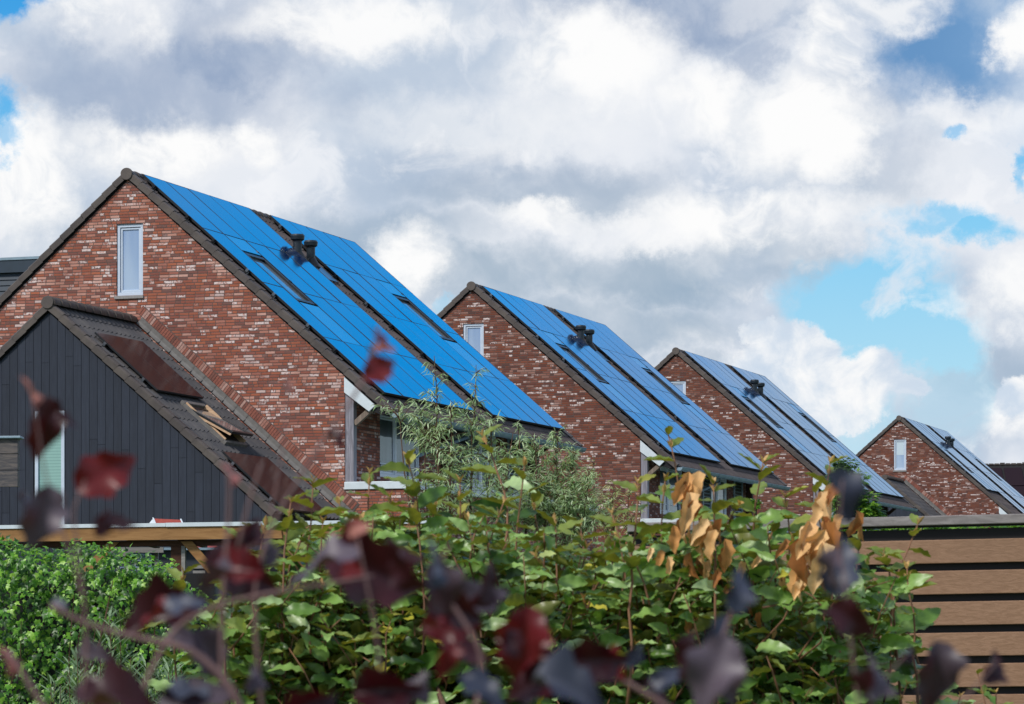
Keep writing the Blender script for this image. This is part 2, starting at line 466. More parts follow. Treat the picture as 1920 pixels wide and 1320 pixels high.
# ------------------------------------------------------------------ mesh building
class MB:
    def __init__(self):
        self.v = []; self.f = []
    def box(self, x0, x1, y0, y1, z0, z1, fr=None):
        b = len(self.v)
        for x in (x0, x1):
            for y in (y0, y1):
                for z in (z0, z1):
                    p = Vector((x, y, z))
                    self.v.append(tuple(fr(p) if fr else p))
        for q in ((0, 1, 3, 2), (4, 6, 7, 5), (0, 4, 5, 1), (2, 3, 7, 6), (0, 2, 6, 4), (1, 5, 7, 3)):
            self.f.append(tuple(b + i for i in q))
        return self
    def prism(self, pts, off):
        """closed polygon pts (list of Vector) extruded by off"""
        b = len(self.v); n = len(pts)
        off = Vector(off)
        self.v += [tuple(Vector(p)) for p in pts] + [tuple(Vector(p) + off) for p in pts]
        self.f.append(tuple(b + i for i in range(n)))
        self.f.append(tuple(b + n + i for i in reversed(range(n))))
        for i in range(n):
            j = (i + 1) % n
            self.f.append((b + j, b + i, b + n + i, b + n + j))
        return self
    def quad(self, *pts):
        b = len(self.v)
        self.v += [tuple(p) for p in pts]
        self.f.append(tuple(b + i for i in range(len(pts))))
        return self
    def tube(self, pts, radii, n=8, cap=True):
        pts = [Vector(p) for p in pts]
        if not hasattr(radii, '__len__'):
            radii = [radii] * len(pts)
        b = len(self.v)
        up = Vector((0.13, 0.21, 1)).normalized()
        for i, p in enumerate(pts):
            d = (pts[min(i + 1, len(pts) - 1)] - pts[max(i - 1, 0)]).normalized()
            a = d.cross(up)
            if a.length < 1e-3:
                a = d.cross(Vector((1, 0, 0)))
            a.normalize()
            c = d.cross(a)
            for k in range(n):
                t = 2 * math.pi * k / n
                self.v.append(tuple(p + (a * math.cos(t) + c * math.sin(t)) * radii[i]))
        for i in range(len(pts) - 1):
            for k in range(n):
                k2 = (k + 1) % n
                self.f.append((b + i * n + k, b + i * n + k2, b + (i + 1) * n + k2, b + (i + 1) * n + k))
        if cap:
            self.f.append(tuple(b + k for k in reversed(range(n))))
            self.f.append(tuple(b + (len(pts) - 1) * n + k for k in range(n)))
        return self
    def build(self, name, mat, parent=None, smooth=False, bevel=0.0):
        me = bpy.data.meshes.new(name)
        me.from_pydata(self.v, [], self.f)
        me.materials.append(mat)
        if smooth:
            me.polygons.foreach_set('use_smooth', [True] * len(me.polygons))
        me.update()
        o = bpy.data.objects.new(name, me)
        COL.objects.link(o)
        if parent:
            o.parent = parent
        if bevel:
            md = o.modifiers.new('bevel', 'BEVEL')
            md.width = bevel
            md.segments = 2
            md.limit_method = 'ANGLE'
        return o

def fast_mesh(name, verts, faces, mat, parent=None, smooth=True):
    """verts (n,3) array, faces (m,k) array"""
    me = bpy.data.meshes.new(name)
    k = faces.shape[1]
    me.vertices.add(len(verts))
    me.vertices.foreach_set('co', verts.astype(np.float32).ravel())
    me.loops.add(faces.size)
    me.loops.foreach_set('vertex_index', faces.astype(np.int32).ravel())
    me.polygons.add(len(faces))
    me.polygons.foreach_set('loop_start', np.arange(0, faces.size, k, dtype=np.int32))
    me.polygons.foreach_set('loop_total', np.full(len(faces), k, dtype=np.int32))
    me.polygons.foreach_set('use_smooth', np.full(len(faces), smooth, dtype=bool))
    me.materials.append(mat)
    me.update(calc_edges=True)
    me.validate()
    o = bpy.data.objects.new(name, me)
    COL.objects.link(o)
    if parent:
        o.parent = parent
    return o

def thing(name, label, cat, loc=(0, 0, 0), rz=0.0, group=None):
    o = bpy.data.objects.new(name, None)
    COL.objects.link(o)
    o.empty_display_size = 0.3
    o.location = loc
    o.rotation_euler = (0, 0, rz)
    o['label'] = label
    o['category'] = cat
    if group:
        o['group'] = group
    return o

def pt(px, py, D):
    """point seen in direction (px,py) at D metres ahead"""
    return Vector(((px - 960) / F * D, D, EYE + (1200 - py) / F * D))

# ------------------------------------------------------------------ ground
gm = MB()
gm.quad((-900, -60, 0), (900, -60, 0), (900, 2500, 0), (-900, 2500, 0))
go = gm.build('ground', M['grass'])
go['kind'] = 'structure'

# ------------------------------------------------------------------ the brick houses
AL = math.atan(2025 / F)                      # the street runs this much to the right of the camera axis
PA = math.radians(41)                         # roof pitch
CP, SP = math.cos(PA), math.sin(PA)
ZT = EYE                                      # measured heights are above the eye

class Slope:
    def __init__(self, rx, rz, side=1):
        self.rx, self.rz, self.side = rx, rz, side
    def __call__(self, p):
        s, t, n = p
        return Vector((self.rx + self.side * (s * CP + n * SP), t, self.rz - s * SP + n * CP))

def tile_field(sl, s0, s1, t0, t1, mat, parent, name='roof_tiles', expo=0.3245, pitch=0.2175, amp=0.036, per=8, low=False):
    rows = int(round((s1 - s0) / expo))
    expo = (s1 - s0) / rows
    if low:
        per = 2
    nt = int(round((t1 - t0) / pitch))
    tt = np.linspace(t0, t1, nt * per + 1)
    ph = ((tt - t0) / ((t1 - t0) / nt)) % 1.0
    prof = amp * np.clip(np.cos((ph - 0.5) * 2 * math.pi) * 1.35 - 0.35, 0, 1)
    rollf = 1.0 + 1.2 * prof / amp
    V = []; Fc = []
    for r in range(rows):
        a = s0 + r * expo; b = a + expo
        base = len(V)
        for (s, lift) in ((a, 0.004), (b + 0.004, 0.014), (b + 0.004, -0.004)):
            for i, t in enumerate(tt):
                n = lift * rollf[i] + prof[i] if lift > 0 else prof[i] * 0.8 - 0.004
                V.append(tuple(sl((s, t, n))))
        m = len(tt)
        for k in range(2):
            for i in range(m - 1):
                q = (base + k * m + i, base + k * m + i + 1, base + (k + 1) * m + i + 1, base + (k + 1) * m + i)
                Fc.append(q if sl.side < 0 else q[::-1])
    o = fast_mesh(name, np.array(V), np.array(Fc), mat, parent, smooth=False)
    return o

def verge_tiles(sl, s1, tf, mat, parent, expo=0.3245, inward=1, width=0.26, s0=0.06):
    n = int(round((s1 - s0) / expo)); expo = (s1 - s0) / n
    mb = MB()
    for k in range(n):
        a = s0 + k * expo; b = a + expo + 0.012
        l0, l1 = 0.048, 0.066
        # profile: face flap down at the gable, rounded shoulder, top
        prof = [(0.0, -0.13), (0.0, -0.01), (0.035, 0.02), (0.10, 0.022), (0.15, 0.004), (width, 0.0)]
        pts0, pts1 = [], []
        for (t, h) in prof:
            pts0.append(sl((a, tf + inward * t, l0 + h)))
            pts1.append(sl((b, tf + inward * t, l1 + h)))
        pi0 = [sl((a, tf + inward * 0.02, l0 - 0.13))]
        base = len(mb.v)
        mb.v += [tuple(p) for p in pts0] + [tuple(p) for p in pts1]
        m = len(prof)
        for i in range(m - 1):
            mb.f.append((base + i, base + i + 1, base + m + i + 1, base + m + i))
        # thickness at the lower end
        base2 = len(mb.v)
        for (t, h) in prof:
            mb.v.append(tuple(sl((b, tf + inward * max(t, 0.015), l1 + h - 0.022))))
        for i in range(m - 1):
            mb.f.append((base + m + i, base + m + i + 1, base2 + i + 1, base2 + i))
    return mb.build('verge_tiles', mat, parent, smooth=False)

def ridge_tiles(sl, t0, t1, mat, parent, r=0.125, expo=0.36, endcap=True):
    mb = MB()
    n = int(round((t1 - t0) / expo)); expo = (t1 - t0) / n
    cx, cz = sl.rx, sl.rz + 0.01
    N = 10
    for k in range(n):
        a = t0 + k * expo; b = a + expo + 0.03
        base = len(mb.v)
        for (t, rr) in ((a, r + 0.022), (b, r)):
            for i in range(N + 1):
                th = math.pi * (-0.08 + 1.16 * i / N)
                mb.v.append((cx + rr * 1.08 * math.cos(th), t, cz + rr * math.sin(th)))
        for i in range(N):
            mb.f.append((base + i, base + N + 1 + i, base + N + 2 + i, base + i + 1))
        # front lip
        base2 = len(mb.v)
        for i in range(N + 1):
            th = math.pi * (-0.08 + 1.16 * i / N)
            mb.v.append((cx + (r - 0.002) * 1.08 * math.cos(th), a + 0.001, cz + (r - 0.002) * math.sin(th)))
        for i in range(N):
            mb.f.append((base + i, base + i + 1, base2 + i + 1, base2 + i))
    o = mb.build('ridge_tiles', mat, parent, smooth=False)
    if endcap:
        m2 = MB()
        pts = []
        for i in range(20):
            th = 2 * math.pi * i / 20
            pts.append(Vector((cx + 0.135 * math.cos(th), t0 - 0.035, cz + 0.02 + 0.12 * math.sin(th) - (0.02 if math.sin(th) < -0.5 else 0))))
        m2.prism(pts, (0, 0.05, 0))
        m2.build('ridge_end_disc', mat, o, bevel=0.008)
    return o

M['white_lifted'] = simple('eave lifted white frame paint', (232, 240, 248), 0.4, 0.03)  # frame white brightened to offset the shade under the eave

def window(parent, face, a0, a1, z0, z1, plane, glass, fr=0.075, depth=0.09, mullions=(), transom=None, sash=True, name='window', blind_to=None):
    """face 'g' = gable (plane is y, a is x, seen from -y), 's' = side wall (plane is x, a is y, seen from +x)"""
    def B(mb, u0, u1, w0, w1, d0, d1):
        if face == 'g':
            mb.box(u0, u1, plane + d0, plane + d1, w0, w1)
        else:
            mb.box(plane - d1, plane - d0, u0, u1, w0, w1)
    f = MB()
    B(f, a0, a1, z1 - fr, z1, 0.03, depth); B(f, a0, a1, z0, z0 + fr, 0.03, depth)
    B(f, a0, a0 + fr, z0 + fr, z1 - fr, 0.03, depth); B(f, a1 - fr, a1, z0 + fr, z1 - fr, 0.03, depth)
    for mx in mullions:
        B(f, mx - fr * 0.6, mx + fr * 0.6, z0 + fr, z1 - fr, 0.032, depth)
    wm_ = M['white_lifted'] if face == 's' else M['white']
    fo = f.build(name, wm_, parent, bevel=0.006)
    edges = [a0 + fr] + [mx for mx in mullions] + [a1 - fr]
    for i in range(len(edges) - 1):
        l = edges[i] + (fr * 0.6 if i > 0 else 0); r = edges[i + 1] - (fr * 0.6 if i < len(edges) - 2 else 0)
        b, t = z0 + fr, z1 - fr
        if sash:
            s = MB(); sf = 0.05; g0 = 0.012
            B(s, l + g0, r - 0.004, t - sf, t - g0, 0.05, depth - 0.01); B(s, l + g0, r - 0.004, b + 0.004, b + sf, 0.05, depth - 0.01)
            B(s, l + g0, l + sf, b + sf, t - sf, 0.05, depth - 0.01); B(s, r - sf, r - 0.004, b + sf, t - sf, 0.05, depth - 0.01)
            if transom:
                B(s, l + sf, r - sf, transom - 0.012, transom + 0.012, 0.052, depth - 0.01)
            s.build('sash', wm_, fo, bevel=0.004)
            l2, r2, b2, t2 = l + sf, r - sf, b + sf, t - sf
        else:
            l2, r2, b2, t2 = l, r, b, t
        p = MB()
        B(p, l2 - 0.01, r2 + 0.01, b2 - 0.01, t2 + 0.01, 0.072, depth - 0.012)
        p.build('pane', glass, fo)
        if blind_to:
            q = MB()
            B(q, l2 + 0.01, r2 - 0.01, blind_to, t2, 0.068, 0.073)
            q.build('roller_blind', M['roller'], fo)
    return fo

HOUSE_L = 13.0

def solar_block(root, sl, t0, ncol, rows, sky_col, cw=1.11, rh=1.832, s0=0.13, skip=(), n0=0.10):
    S_rows = [s0 + rh * r for r in range(rows + 1)]
    g = 0.009
    for c in range(ncol):
        ta, tb = t0 + c * cw + g, t0 + (c + 1) * cw - g * 0.5
        for r in range(rows):
            if (c, r) in skip:
                continue
            sa, sb = S_rows[r] + g * 0.6, S_rows[r + 1] - g * 0.6
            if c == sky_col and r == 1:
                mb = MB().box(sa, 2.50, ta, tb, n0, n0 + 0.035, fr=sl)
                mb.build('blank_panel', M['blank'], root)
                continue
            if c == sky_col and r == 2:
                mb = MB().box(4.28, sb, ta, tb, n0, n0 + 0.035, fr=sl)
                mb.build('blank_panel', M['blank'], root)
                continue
            w1_, w2_, w3_ = [rnd.uniform(-0.002, 0.002) for _ in range(3)]
            def fr_(p, sa=sa, ta=ta, w1_=w1_, w2_=w2_, w3_=w3_):
                q = Vector(p)
                q.z += w1_ + (p.x - sa) * w2_ + (p.y - ta) * w3_
                return sl(q)
            mb = MB().box(sa, sb, ta, tb, n0, n0 + 0.04, fr=fr_)
            o = mb.build('solar_panel', M['panel'], root)
            e = MB()
            for (q0, q1, w0, w1) in ((sa - 0.004, sb + 0.004, ta - 0.006, ta + 0.014), (sa - 0.004, sb + 0.004, tb - 0.014, tb + 0.003), (sb - 0.003, sb + 0.004, ta + 0.015, tb - 0.015), (sa - 0.004, sa + 0.003, ta + 0.015, tb - 0.015)):
                e.box(q0, q1, w0, w1, n0 - 0.006, n0 + 0.0425, fr=sl)
            e.build('panel_frame', M['frame_dk'], o)
    for r in range(rows):
        for f in (0.22, 0.78):
            s = S_rows[r] + rh * f
            st = t0
            cols_skipped = [c for c in range(ncol) if (c, r) in skip]
            if cols_skipped:
                st = t0 + (max(cols_skipped) + 1) * cw
            segs = [(st - 0.07, t0 + ncol * cw)]
            if r in (1, 2) and sky_col is not None and (2.3 < s < 4.4):
                segs = [(st - 0.07, t0 + sky_col * cw), (t0 + (sky_col + 1) * cw - 0.02, t0 + ncol * cw)]
            for (a, b) in segs:
                mb = MB().box(s - 0.02, s + 0.02, a, b, n0 - 0.065, n0 - 0.008, fr=sl)
                o = mb.build('mounting_rail', M['rail'], root)
                c = MB().box(s - 0.03, s + 0.03, a - 0.01, a + 0.04, n0 - 0.02, n0 + 0.05, fr=sl)
                c.box(s + 0.03, s + 0.06, a + 0.01, a + 0.03, 0.02, n0 + 0.01, fr=sl)
                c.build('end_clamp', M['rail'] if rnd.random() < 0.6 else M['clip'], o)

def roof_window(root, sl, s0, s1, t0, t1):
    f = MB()
    h = 0.13
    f.box(s0, s0 + 0.1, t0, t1, 0.0, h, fr=sl); f.box(s1 - 0.09, s1, t0, t1, 0.0, h, fr=sl)
    f.box(s0 + 0.1, s1 - 0.09, t0, t0 + 0.08, 0.0, h, fr=sl); f.box(s0 + 0.1, s1 - 0.09, t1 - 0.08, t1, 0.0, h, fr=sl)
    fo = f.build('roof_window', M['frame_dk'], root, bevel=0.008)
    p = MB().box(s0 + 0.1, s1 - 0.09, t0 + 0.08, t1 - 0.08, 0.04, h - 0.05, fr=sl)
    p.build('pane', M['glass_dk'], fo)
    fl = MB().box(s0 - 0.05, s1 + 0.2, t0 - 0.02, t1 + 0.02, 0.02, 0.045, fr=sl)
    fl.build('flashing', M['frame_dk'], fo)
    return fo

def vent(root, sl, s, t, h=0.62):
    base = sl((s, t, 0.03))
    v = MB()
    v.tube([base + Vector((0, 0, -0.1)), base + Vector((0, 0, h))], 0.10, 20)
    vo = v.build('vent_pipe', M['vent'], root, smooth=False)
    c = MB()
    c.tube([base + Vector((0, 0, h - 0.03)), base + Vector((0, 0, h)), base + Vector((0, 0, h + 0.08)), base + Vector((0, 0, h + 0.12)), base + Vector((0, 0, h + 0.13))],
           [0.115, 0.155, 0.165, 0.14, 0.06], 24)
    c.build('vent_cap', M['vent'], vo)
    k = MB()
    k.tube([base + Vector((0.04, 0, -0.12)), base + Vector((0, 0, 0.10)), base + Vector((0, 0, 0.14))], [0.20, 0.115, 0.10], 20)
    k.build('collar', M['frame_dk'], vo)
    return vo

def house(label, loc, bmat, win_glass, blind=None, dormer=False, skip=(), name='brick_house', gut_pipes=True):
    root = thing(name, label, 'house', loc, -AL, 'row of brick houses with solar roofs')
    R = 9.95 + ZT
    sr = Slope(0, R, 1); slf = Slope(0, R, -1)
    XR = 4.96; L = HOUSE_L; S_E = 7.95
    dz = 0.16
    zt = lambda x: 9.80 + ZT - abs(x) * SP / CP
    zbot = -1.5
    # gable wall with window hole
    wx0, wx1, wz0, wz1 = -0.27, 0.35, 7.34 + ZT, 8.87 + ZT
    XL = -6.2
    m = MB()
    Y = 0.0
    def V3(x, z, y=Y):
        return Vector((x, y, z))
    m.quad(V3(XL, zbot), V3(wx0, zbot), V3(wx0, zt(wx0)), V3(XL, zt(XL)))
    m.quad(V3(wx1, zbot), V3(XR, zbot), V3(XR, zt(XR)), V3(wx1, zt(wx1)))
    m.quad(V3(wx0, zbot), V3(wx1, zbot), V3(wx1, wz0), V3(wx0, wz0))
    m.quad(V3(wx0, wz1), V3(wx1, wz1), V3(wx1, zt(wx1)), V3(0, zt(0)), V3(wx0, zt(wx0)))
    dd = 0.14
    m.quad(V3(wx0, wz0), V3(wx0, wz0, dd), V3(wx0, wz1, dd), V3(wx0, wz1))
    m.quad(V3(wx1, wz0), V3(wx1, wz1), V3(wx1, wz1, dd), V3(wx1, wz0, dd))
    m.quad(V3(wx0, wz1), V3(wx0, wz1, dd), V3(wx1, wz1, dd), V3(wx1, wz1))
    m.quad(V3(wx0, wz0), V3(wx1, wz0), V3(wx1, wz0, dd), V3(wx0, wz0, dd))
    m.build('gable_wall', bmat, root)
    # rear gable, left wall
    m = MB()
    m.quad(V3(XL, zbot, L), V3(XL, zt(XL), L), V3(0, zt(0), L), V3(XR, zt(XR), L), V3(XR, zbot, L))
    m.quad(V3(XL, zbot, 0), V3(XL, zt(XL), 0), V3(XL, zt(XL), L), V3(XL, zbot, L))
    m.build('rear_wall', bmat, root)
    # upper side wall with window openings
    ops = [(2.05, 4.55), (7.72, 9.8)]
    z0, z1 = 3.50 + ZT, 4.88 + ZT
    ztop = zt(XR)
    m = MB()
    ys = [0.0]
    for a, b in ops:
        ys += [a, b]
    ys.append(L)
    for i in range(0, len(ys), 2):
        m.quad((XR, ys[i], 3.1 + ZT), (XR, ys[i + 1], 3.1 + ZT), (XR, ys[i + 1], ztop), (XR, ys[i], ztop))
    for a, b in ops:
        m.quad((XR, a, 3.1 + ZT), (XR, b, 3.1 + ZT), (XR, b, z0), (XR, a, z0))
        m.quad((XR, a, z1), (XR, b, z1), (XR, b, ztop), (XR, a, ztop))
        m.quad((XR, a, z0), (XR, a, z1), (XR - 0.12, a, z1), (XR - 0.12, a, z0))
        m.quad((XR, b, z0), (XR - 0.12, b, z0), (XR - 0.12, b, z1), (XR, b, z1))
        m.quad((XR, a, z1), (XR, b, z1), (XR - 0.12, b, z1), (XR - 0.12, a, z1))
    m.build('side_wall', bmat, root)
    # ground floor bay that carries the flat ledge
    m = MB()
    BX = 6.42
    m.quad((XR, 0.003, zbot), (BX, 0.003, zbot), (BX, 0.003, 3.13 + ZT), (XR, 0.003, 3.13 + ZT))
    m.quad((BX, 0.003, zbot), (BX, L, zbot), (BX, L, 3.13 + ZT), (BX, 0.003, 3.13 + ZT))
    m.build('bay_wall', bmat, root)
    m = MB().box(XR + 0.002, BX + 0.05, -0.035, L + 0.04, 3.13 + ZT, 3.29 + ZT)
    m.build('ledge_trim', M['whiteboard'], root, bevel=0.01)
    # roof
    roof = tile_field(sr, 0.0, S_E, 0.0, L + 0.05, M['tile'], root, 'roof')
    tile_field(slf, 0.0, S_E, 0.0, L + 0.05, M['tile'], roof, 'rear_slope', low=True)
    verge_tiles(sr, S_E, -0.07, M['tile_h'], roof)
    verge_tiles(slf, S_E, -0.07, M['tile_h'], roof)
    verge_tiles(sr, S_E, L + 0.12, M['tile_h'], roof, inward=-1)
    ridge_tiles(Slope(0, R - 0.045), -0.06, L + 0.1, M['tile_h'], roof, r=0.095)
    # underside boarding
    u = MB()
    u.box(0.05, S_E - 0.05, 0.02, L, -0.12, -0.03, fr=sr)
    u.box(0.05, S_E - 0.05, 0.02, L, -0.12, -0.03, fr=slf)
    u.build('roof_deck', M['soffit'], roof)
    # eaves: boxed white end, soffit
    e = MB()
    pts = [Vector((4.965, -0.05, 5.47 + ZT)), Vector((4.965, -0.05, 5.15 + ZT)), Vector((5.52, -0.05, 4.74 + ZT)), Vector((5.66, -0.05, 4.865 + ZT))]
    e.prism(pts, (0, 0.05, 0))
    e.build('bargeboard', M['whiteboard'], root, bevel=0.006)
    e = MB()
    pts = [Vector((4.97, 0.01, 5.40 + ZT)), Vector((4.97, 0.01, 5.04 + ZT)), Vector((5.5, 0.01, 4.78 + ZT)), Vector((5.80, 0.01, 4.66 + ZT)), Vector((5.88, 0.01, 4.72 + ZT))]
    e.prism(pts, (0, L - 0.02, 0))
    e.build('soffit', M['soffit'], root)
    # fascia band above side windows
    e = MB().box(XR + 0.004, XR + 0.03, 2.05, L, 4.89 + ZT, 5.2 + ZT)
    e.build('lintel_board', M['soffit'], root)
    # posts and braces
    for (y0, y1) in ((0.0, 0.19), (12.1, 12.29)):
        mb = MB().box(XR + 0.012, XR + 0.20, y0 + 0.004, y1, 3.292 + ZT, 5.16 + ZT)
        po = mb.build('corner_post', M['post'] if y0 < 1 else M['brownwood'], root, bevel=0.008)
        d = Vector((0.28, 0, 0.26)).normalized(); nn = Vector((-d.z, 0, d.x)) * 0.055
        p0 = Vector((XR + 0.2, y0 + 0.03, 4.50 + ZT)); p1 = Vector((5.60, y0 + 0.03, 4.86 + ZT))
        b = MB().prism([p0 - nn, p1 - nn, p1 + nn, p0 + nn], (0, 0.11, 0))
        b.build('brace', M['brace'] if y0 < 1 else M['brownwood'], po, bevel=0.005)
    mb = MB().box(XR + 0.012, XR + 0.16, 5.85, 6.1, 3.292 + ZT, 5.0 + ZT)
    mb.build('middle_post', M['brownwood'], root)
    # windows
    window(root, 'g', wx0 + 0.003, wx1 - 0.003, wz0 + 0.004, wz1 - 0.003, Y, win_glass, fr=0.068, depth=0.13, blind_to=blind)
    sb = MB().box(wx0 - 0.04, wx1 + 0.02, -0.04, 0.05, wz0 - 0.07, wz0 - 0.002)
    sb.build('window_sill', M['sill'], root, bevel=0.006)
    window(root, 's', 2.055, 4.545, z0 + 0.003, z1 - 0.003, XR, M['glass_dk'], fr=0.08, depth=0.11, mullions=(3.1,), transom=3.80 + ZT)
    window(root, 's', 7.725, 9.795, z0 + 0.003, z1 - 0.003, XR, M['glass_dk'], fr=0.09, depth=0.11, mullions=(8.75,))
    # louvred shutters
    for (a, b) in ((6.7, 7.66), (10.5, 11.55)):
        f = MB()
        f.box(XR + 0.01, XR + 0.05, a, a + 0.06, z0, z1); f.box(XR + 0.01, XR + 0.05, b - 0.06, b, z0, z1)
        f.box(XR + 0.01, XR + 0.05, a + 0.06, b - 0.06, z0, z0 + 0.07); f.box(XR + 0.01, XR + 0.05, a + 0.06, b - 0.06, z1 - 0.07, z1)
        fo = f.build('louvre_shutter', M['shutter'], root)
        q = MB().box(XR + 0.004, XR + 0.012, a + 0.06, b - 0.06, z0 + 0.07, z1 - 0.07)
        q.build('shutter_backing', M['black'], fo)
        l = MB()
        n = 13
        for i in range(n):
            z = z0 + 0.09 + (z1 - z0 - 0.17) * i / (n - 1)
            l.quad((XR + 0.045, a + 0.06, z - 0.02), (XR + 0.045, b - 0.06, z - 0.02), (XR + 0.018, b - 0.06, z + 0.015), (XR + 0.018, a + 0.06, z + 0.015))
        l.build('louvres', M['shutter'], fo)
    # gutter
    gx, gz = 6.08, 4.70 + ZT
    N = 10
    gb = MB()
    for (y0, y1) in ((-0.02, L + 0.02),):
        nseg = 16
        for k in range(nseg):
            ya, yb = y0 + (y1 - y0) * k / nseg, y0 + (y1 - y0) * (k + 1) / nseg
            base = len(gb.v)
            for y in (ya, yb):
                for i in range(N + 1):
                    th = math.pi + math.pi * i / N
                    gb.v.append((gx + 0.095 * math.cos(th), y, gz + 0.095 * math.sin(th)))
            for i in range(N):
                gb.f.append((base + i, base + i + 1, base + N + 2 + i, base + N + 1 + i))
            gb.tube([(gx + 0.098, ya, gz + 0.004), (gx + 0.098, yb, gz + 0.004)], 0.012, 6)
            if k:
                gb2 = [(gx + 0.099 * math.cos(math.pi + math.pi * i / N), ya, gz + 0.099 * math.sin(math.pi + math.pi * i / N)) for i in range(N + 1)]
                gb.tube(gb2, 0.009, 5)
    for ye in (-0.02, L + 0.02):
        gb.quad(*[(gx + 0.095 * math.cos(math.pi + math.pi * i / N), ye, gz + 0.095 * math.sin(math.pi + math.pi * i / N)) for i in range(N + 1)])
    gb.build('gutter', M['zinc'], root)
    dp = MB()
    yd = 4.55
    dp.tube([(gx, yd, gz - 0.08), (gx - 0.02, yd, gz - 0.22), (XR + 0.36, yd - 1.35, gz - 0.72), (XR + 0.26, yd - 1.5, gz - 0.88), (XR + 0.26, yd - 1.5, 3.3 + ZT)], 0.045, 10)
    dp.build('downpipe', M['zinc'], root, smooth=True)
    # solar panels
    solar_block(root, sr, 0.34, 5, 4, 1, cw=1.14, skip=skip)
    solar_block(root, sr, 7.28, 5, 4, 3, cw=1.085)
    roof_window(root, sr, 2.56, 4.2, 1.53, 2.58)
    roof_window(root, sr, 2.56, 4.2, 10.56, 11.58)
    vent(root, sr, 1.80, 6.10, 0.41)
    vent(root, sr, 1.92, 6.68, 0.41)
    lf = MB().box(2.0, 2.6, 6.5, 7.05, 0.062, 0.075, fr=sr)
    lf.build('vent_flashing', M['clip'], root)
    if dormer:
        d = MB()
        x0, x1, y0, y1 = -5.6, -1.75, 1.2, 5.2
        zt2 = 8.40 + ZT
        d.box(x0, x1, y0 - 0.08, y1, zt2 - 0.32, zt2 - 0.05)
        do = d.build('dormer', M['dormer'], root)
        MB().box(x0 - 0.02, x1 + 0.02, y0 - 0.1, y1, zt2 - 0.048, zt2 + 0.01).build('roof_edge', M['zinc'], do)
        w = MB()
        for k in range(12):
            zz = zt2 - 0.35 - 0.12 * (k + 1)
            w.quad((x0, y0 + 0.012, zz + 0.12), (x1 + 0.1, y0 + 0.012, zz + 0.12), (x1 + 0.1, y0 - 0.012, zz), (x0, y0 - 0.012, zz))
            w.quad((x0, y0 - 0.012, zz), (x1 + 0.1, y0 - 0.012, zz), (x1 + 0.1, y0 + 0.012, zz), (x0, y0 + 0.012, zz))
        w.build('lap_siding', M['dormer'], do)
        q = MB().box(x0, x1, y0 + 0.02, y1 - 0.05, 5.0 + ZT, zt2 - 0.33)
        q.build('dormer_wall', M['dormer'], do)
    return root

D1 = 68.2
def hpos(px, D, lift=0.0):
    return ((px - 960) / F * D, D, lift)

B1 = brick_mat('mixed red brick', 0.0, 1.1, 0.62)
B2 = brick_mat('darker red brick', 31.7, 0.66, 0.44)
B3 = brick_mat('brown red brick', 77.1, 0.60, 0.42)
B4 = brick_mat('pale flecked brown brick', 113.9, 0.62, 0.62)
H1 = house('nearest brick house with blue solar roof, its gable rising behind the slate blue extension', hpos(240, D1), B1, M['glass'], dormer=True)
H2 = house('second brick house from the left, blue panels fading to silver near its gutter', hpos(885, 90.5, 0.08), B2, M['glass'])
H3 = house('third brick house from the left with silvery blue panels, leafy tree at its eaves', hpos(1268, 113.5, 0.32), B3, M['glass'])
H4 = house('farthest brick house above the fence rail, roller blind half down in its gable window', hpos(1686, 158.4, 1.06), B4, M['glass'],
           blind=8.1 + ZT, skip=((0, 3), (1, 3), (2, 3)))

H2.scale = (1, 0.965, 1); H3.scale = (1, 0.95, 1); H4.scale = (1, 0.90, 1)

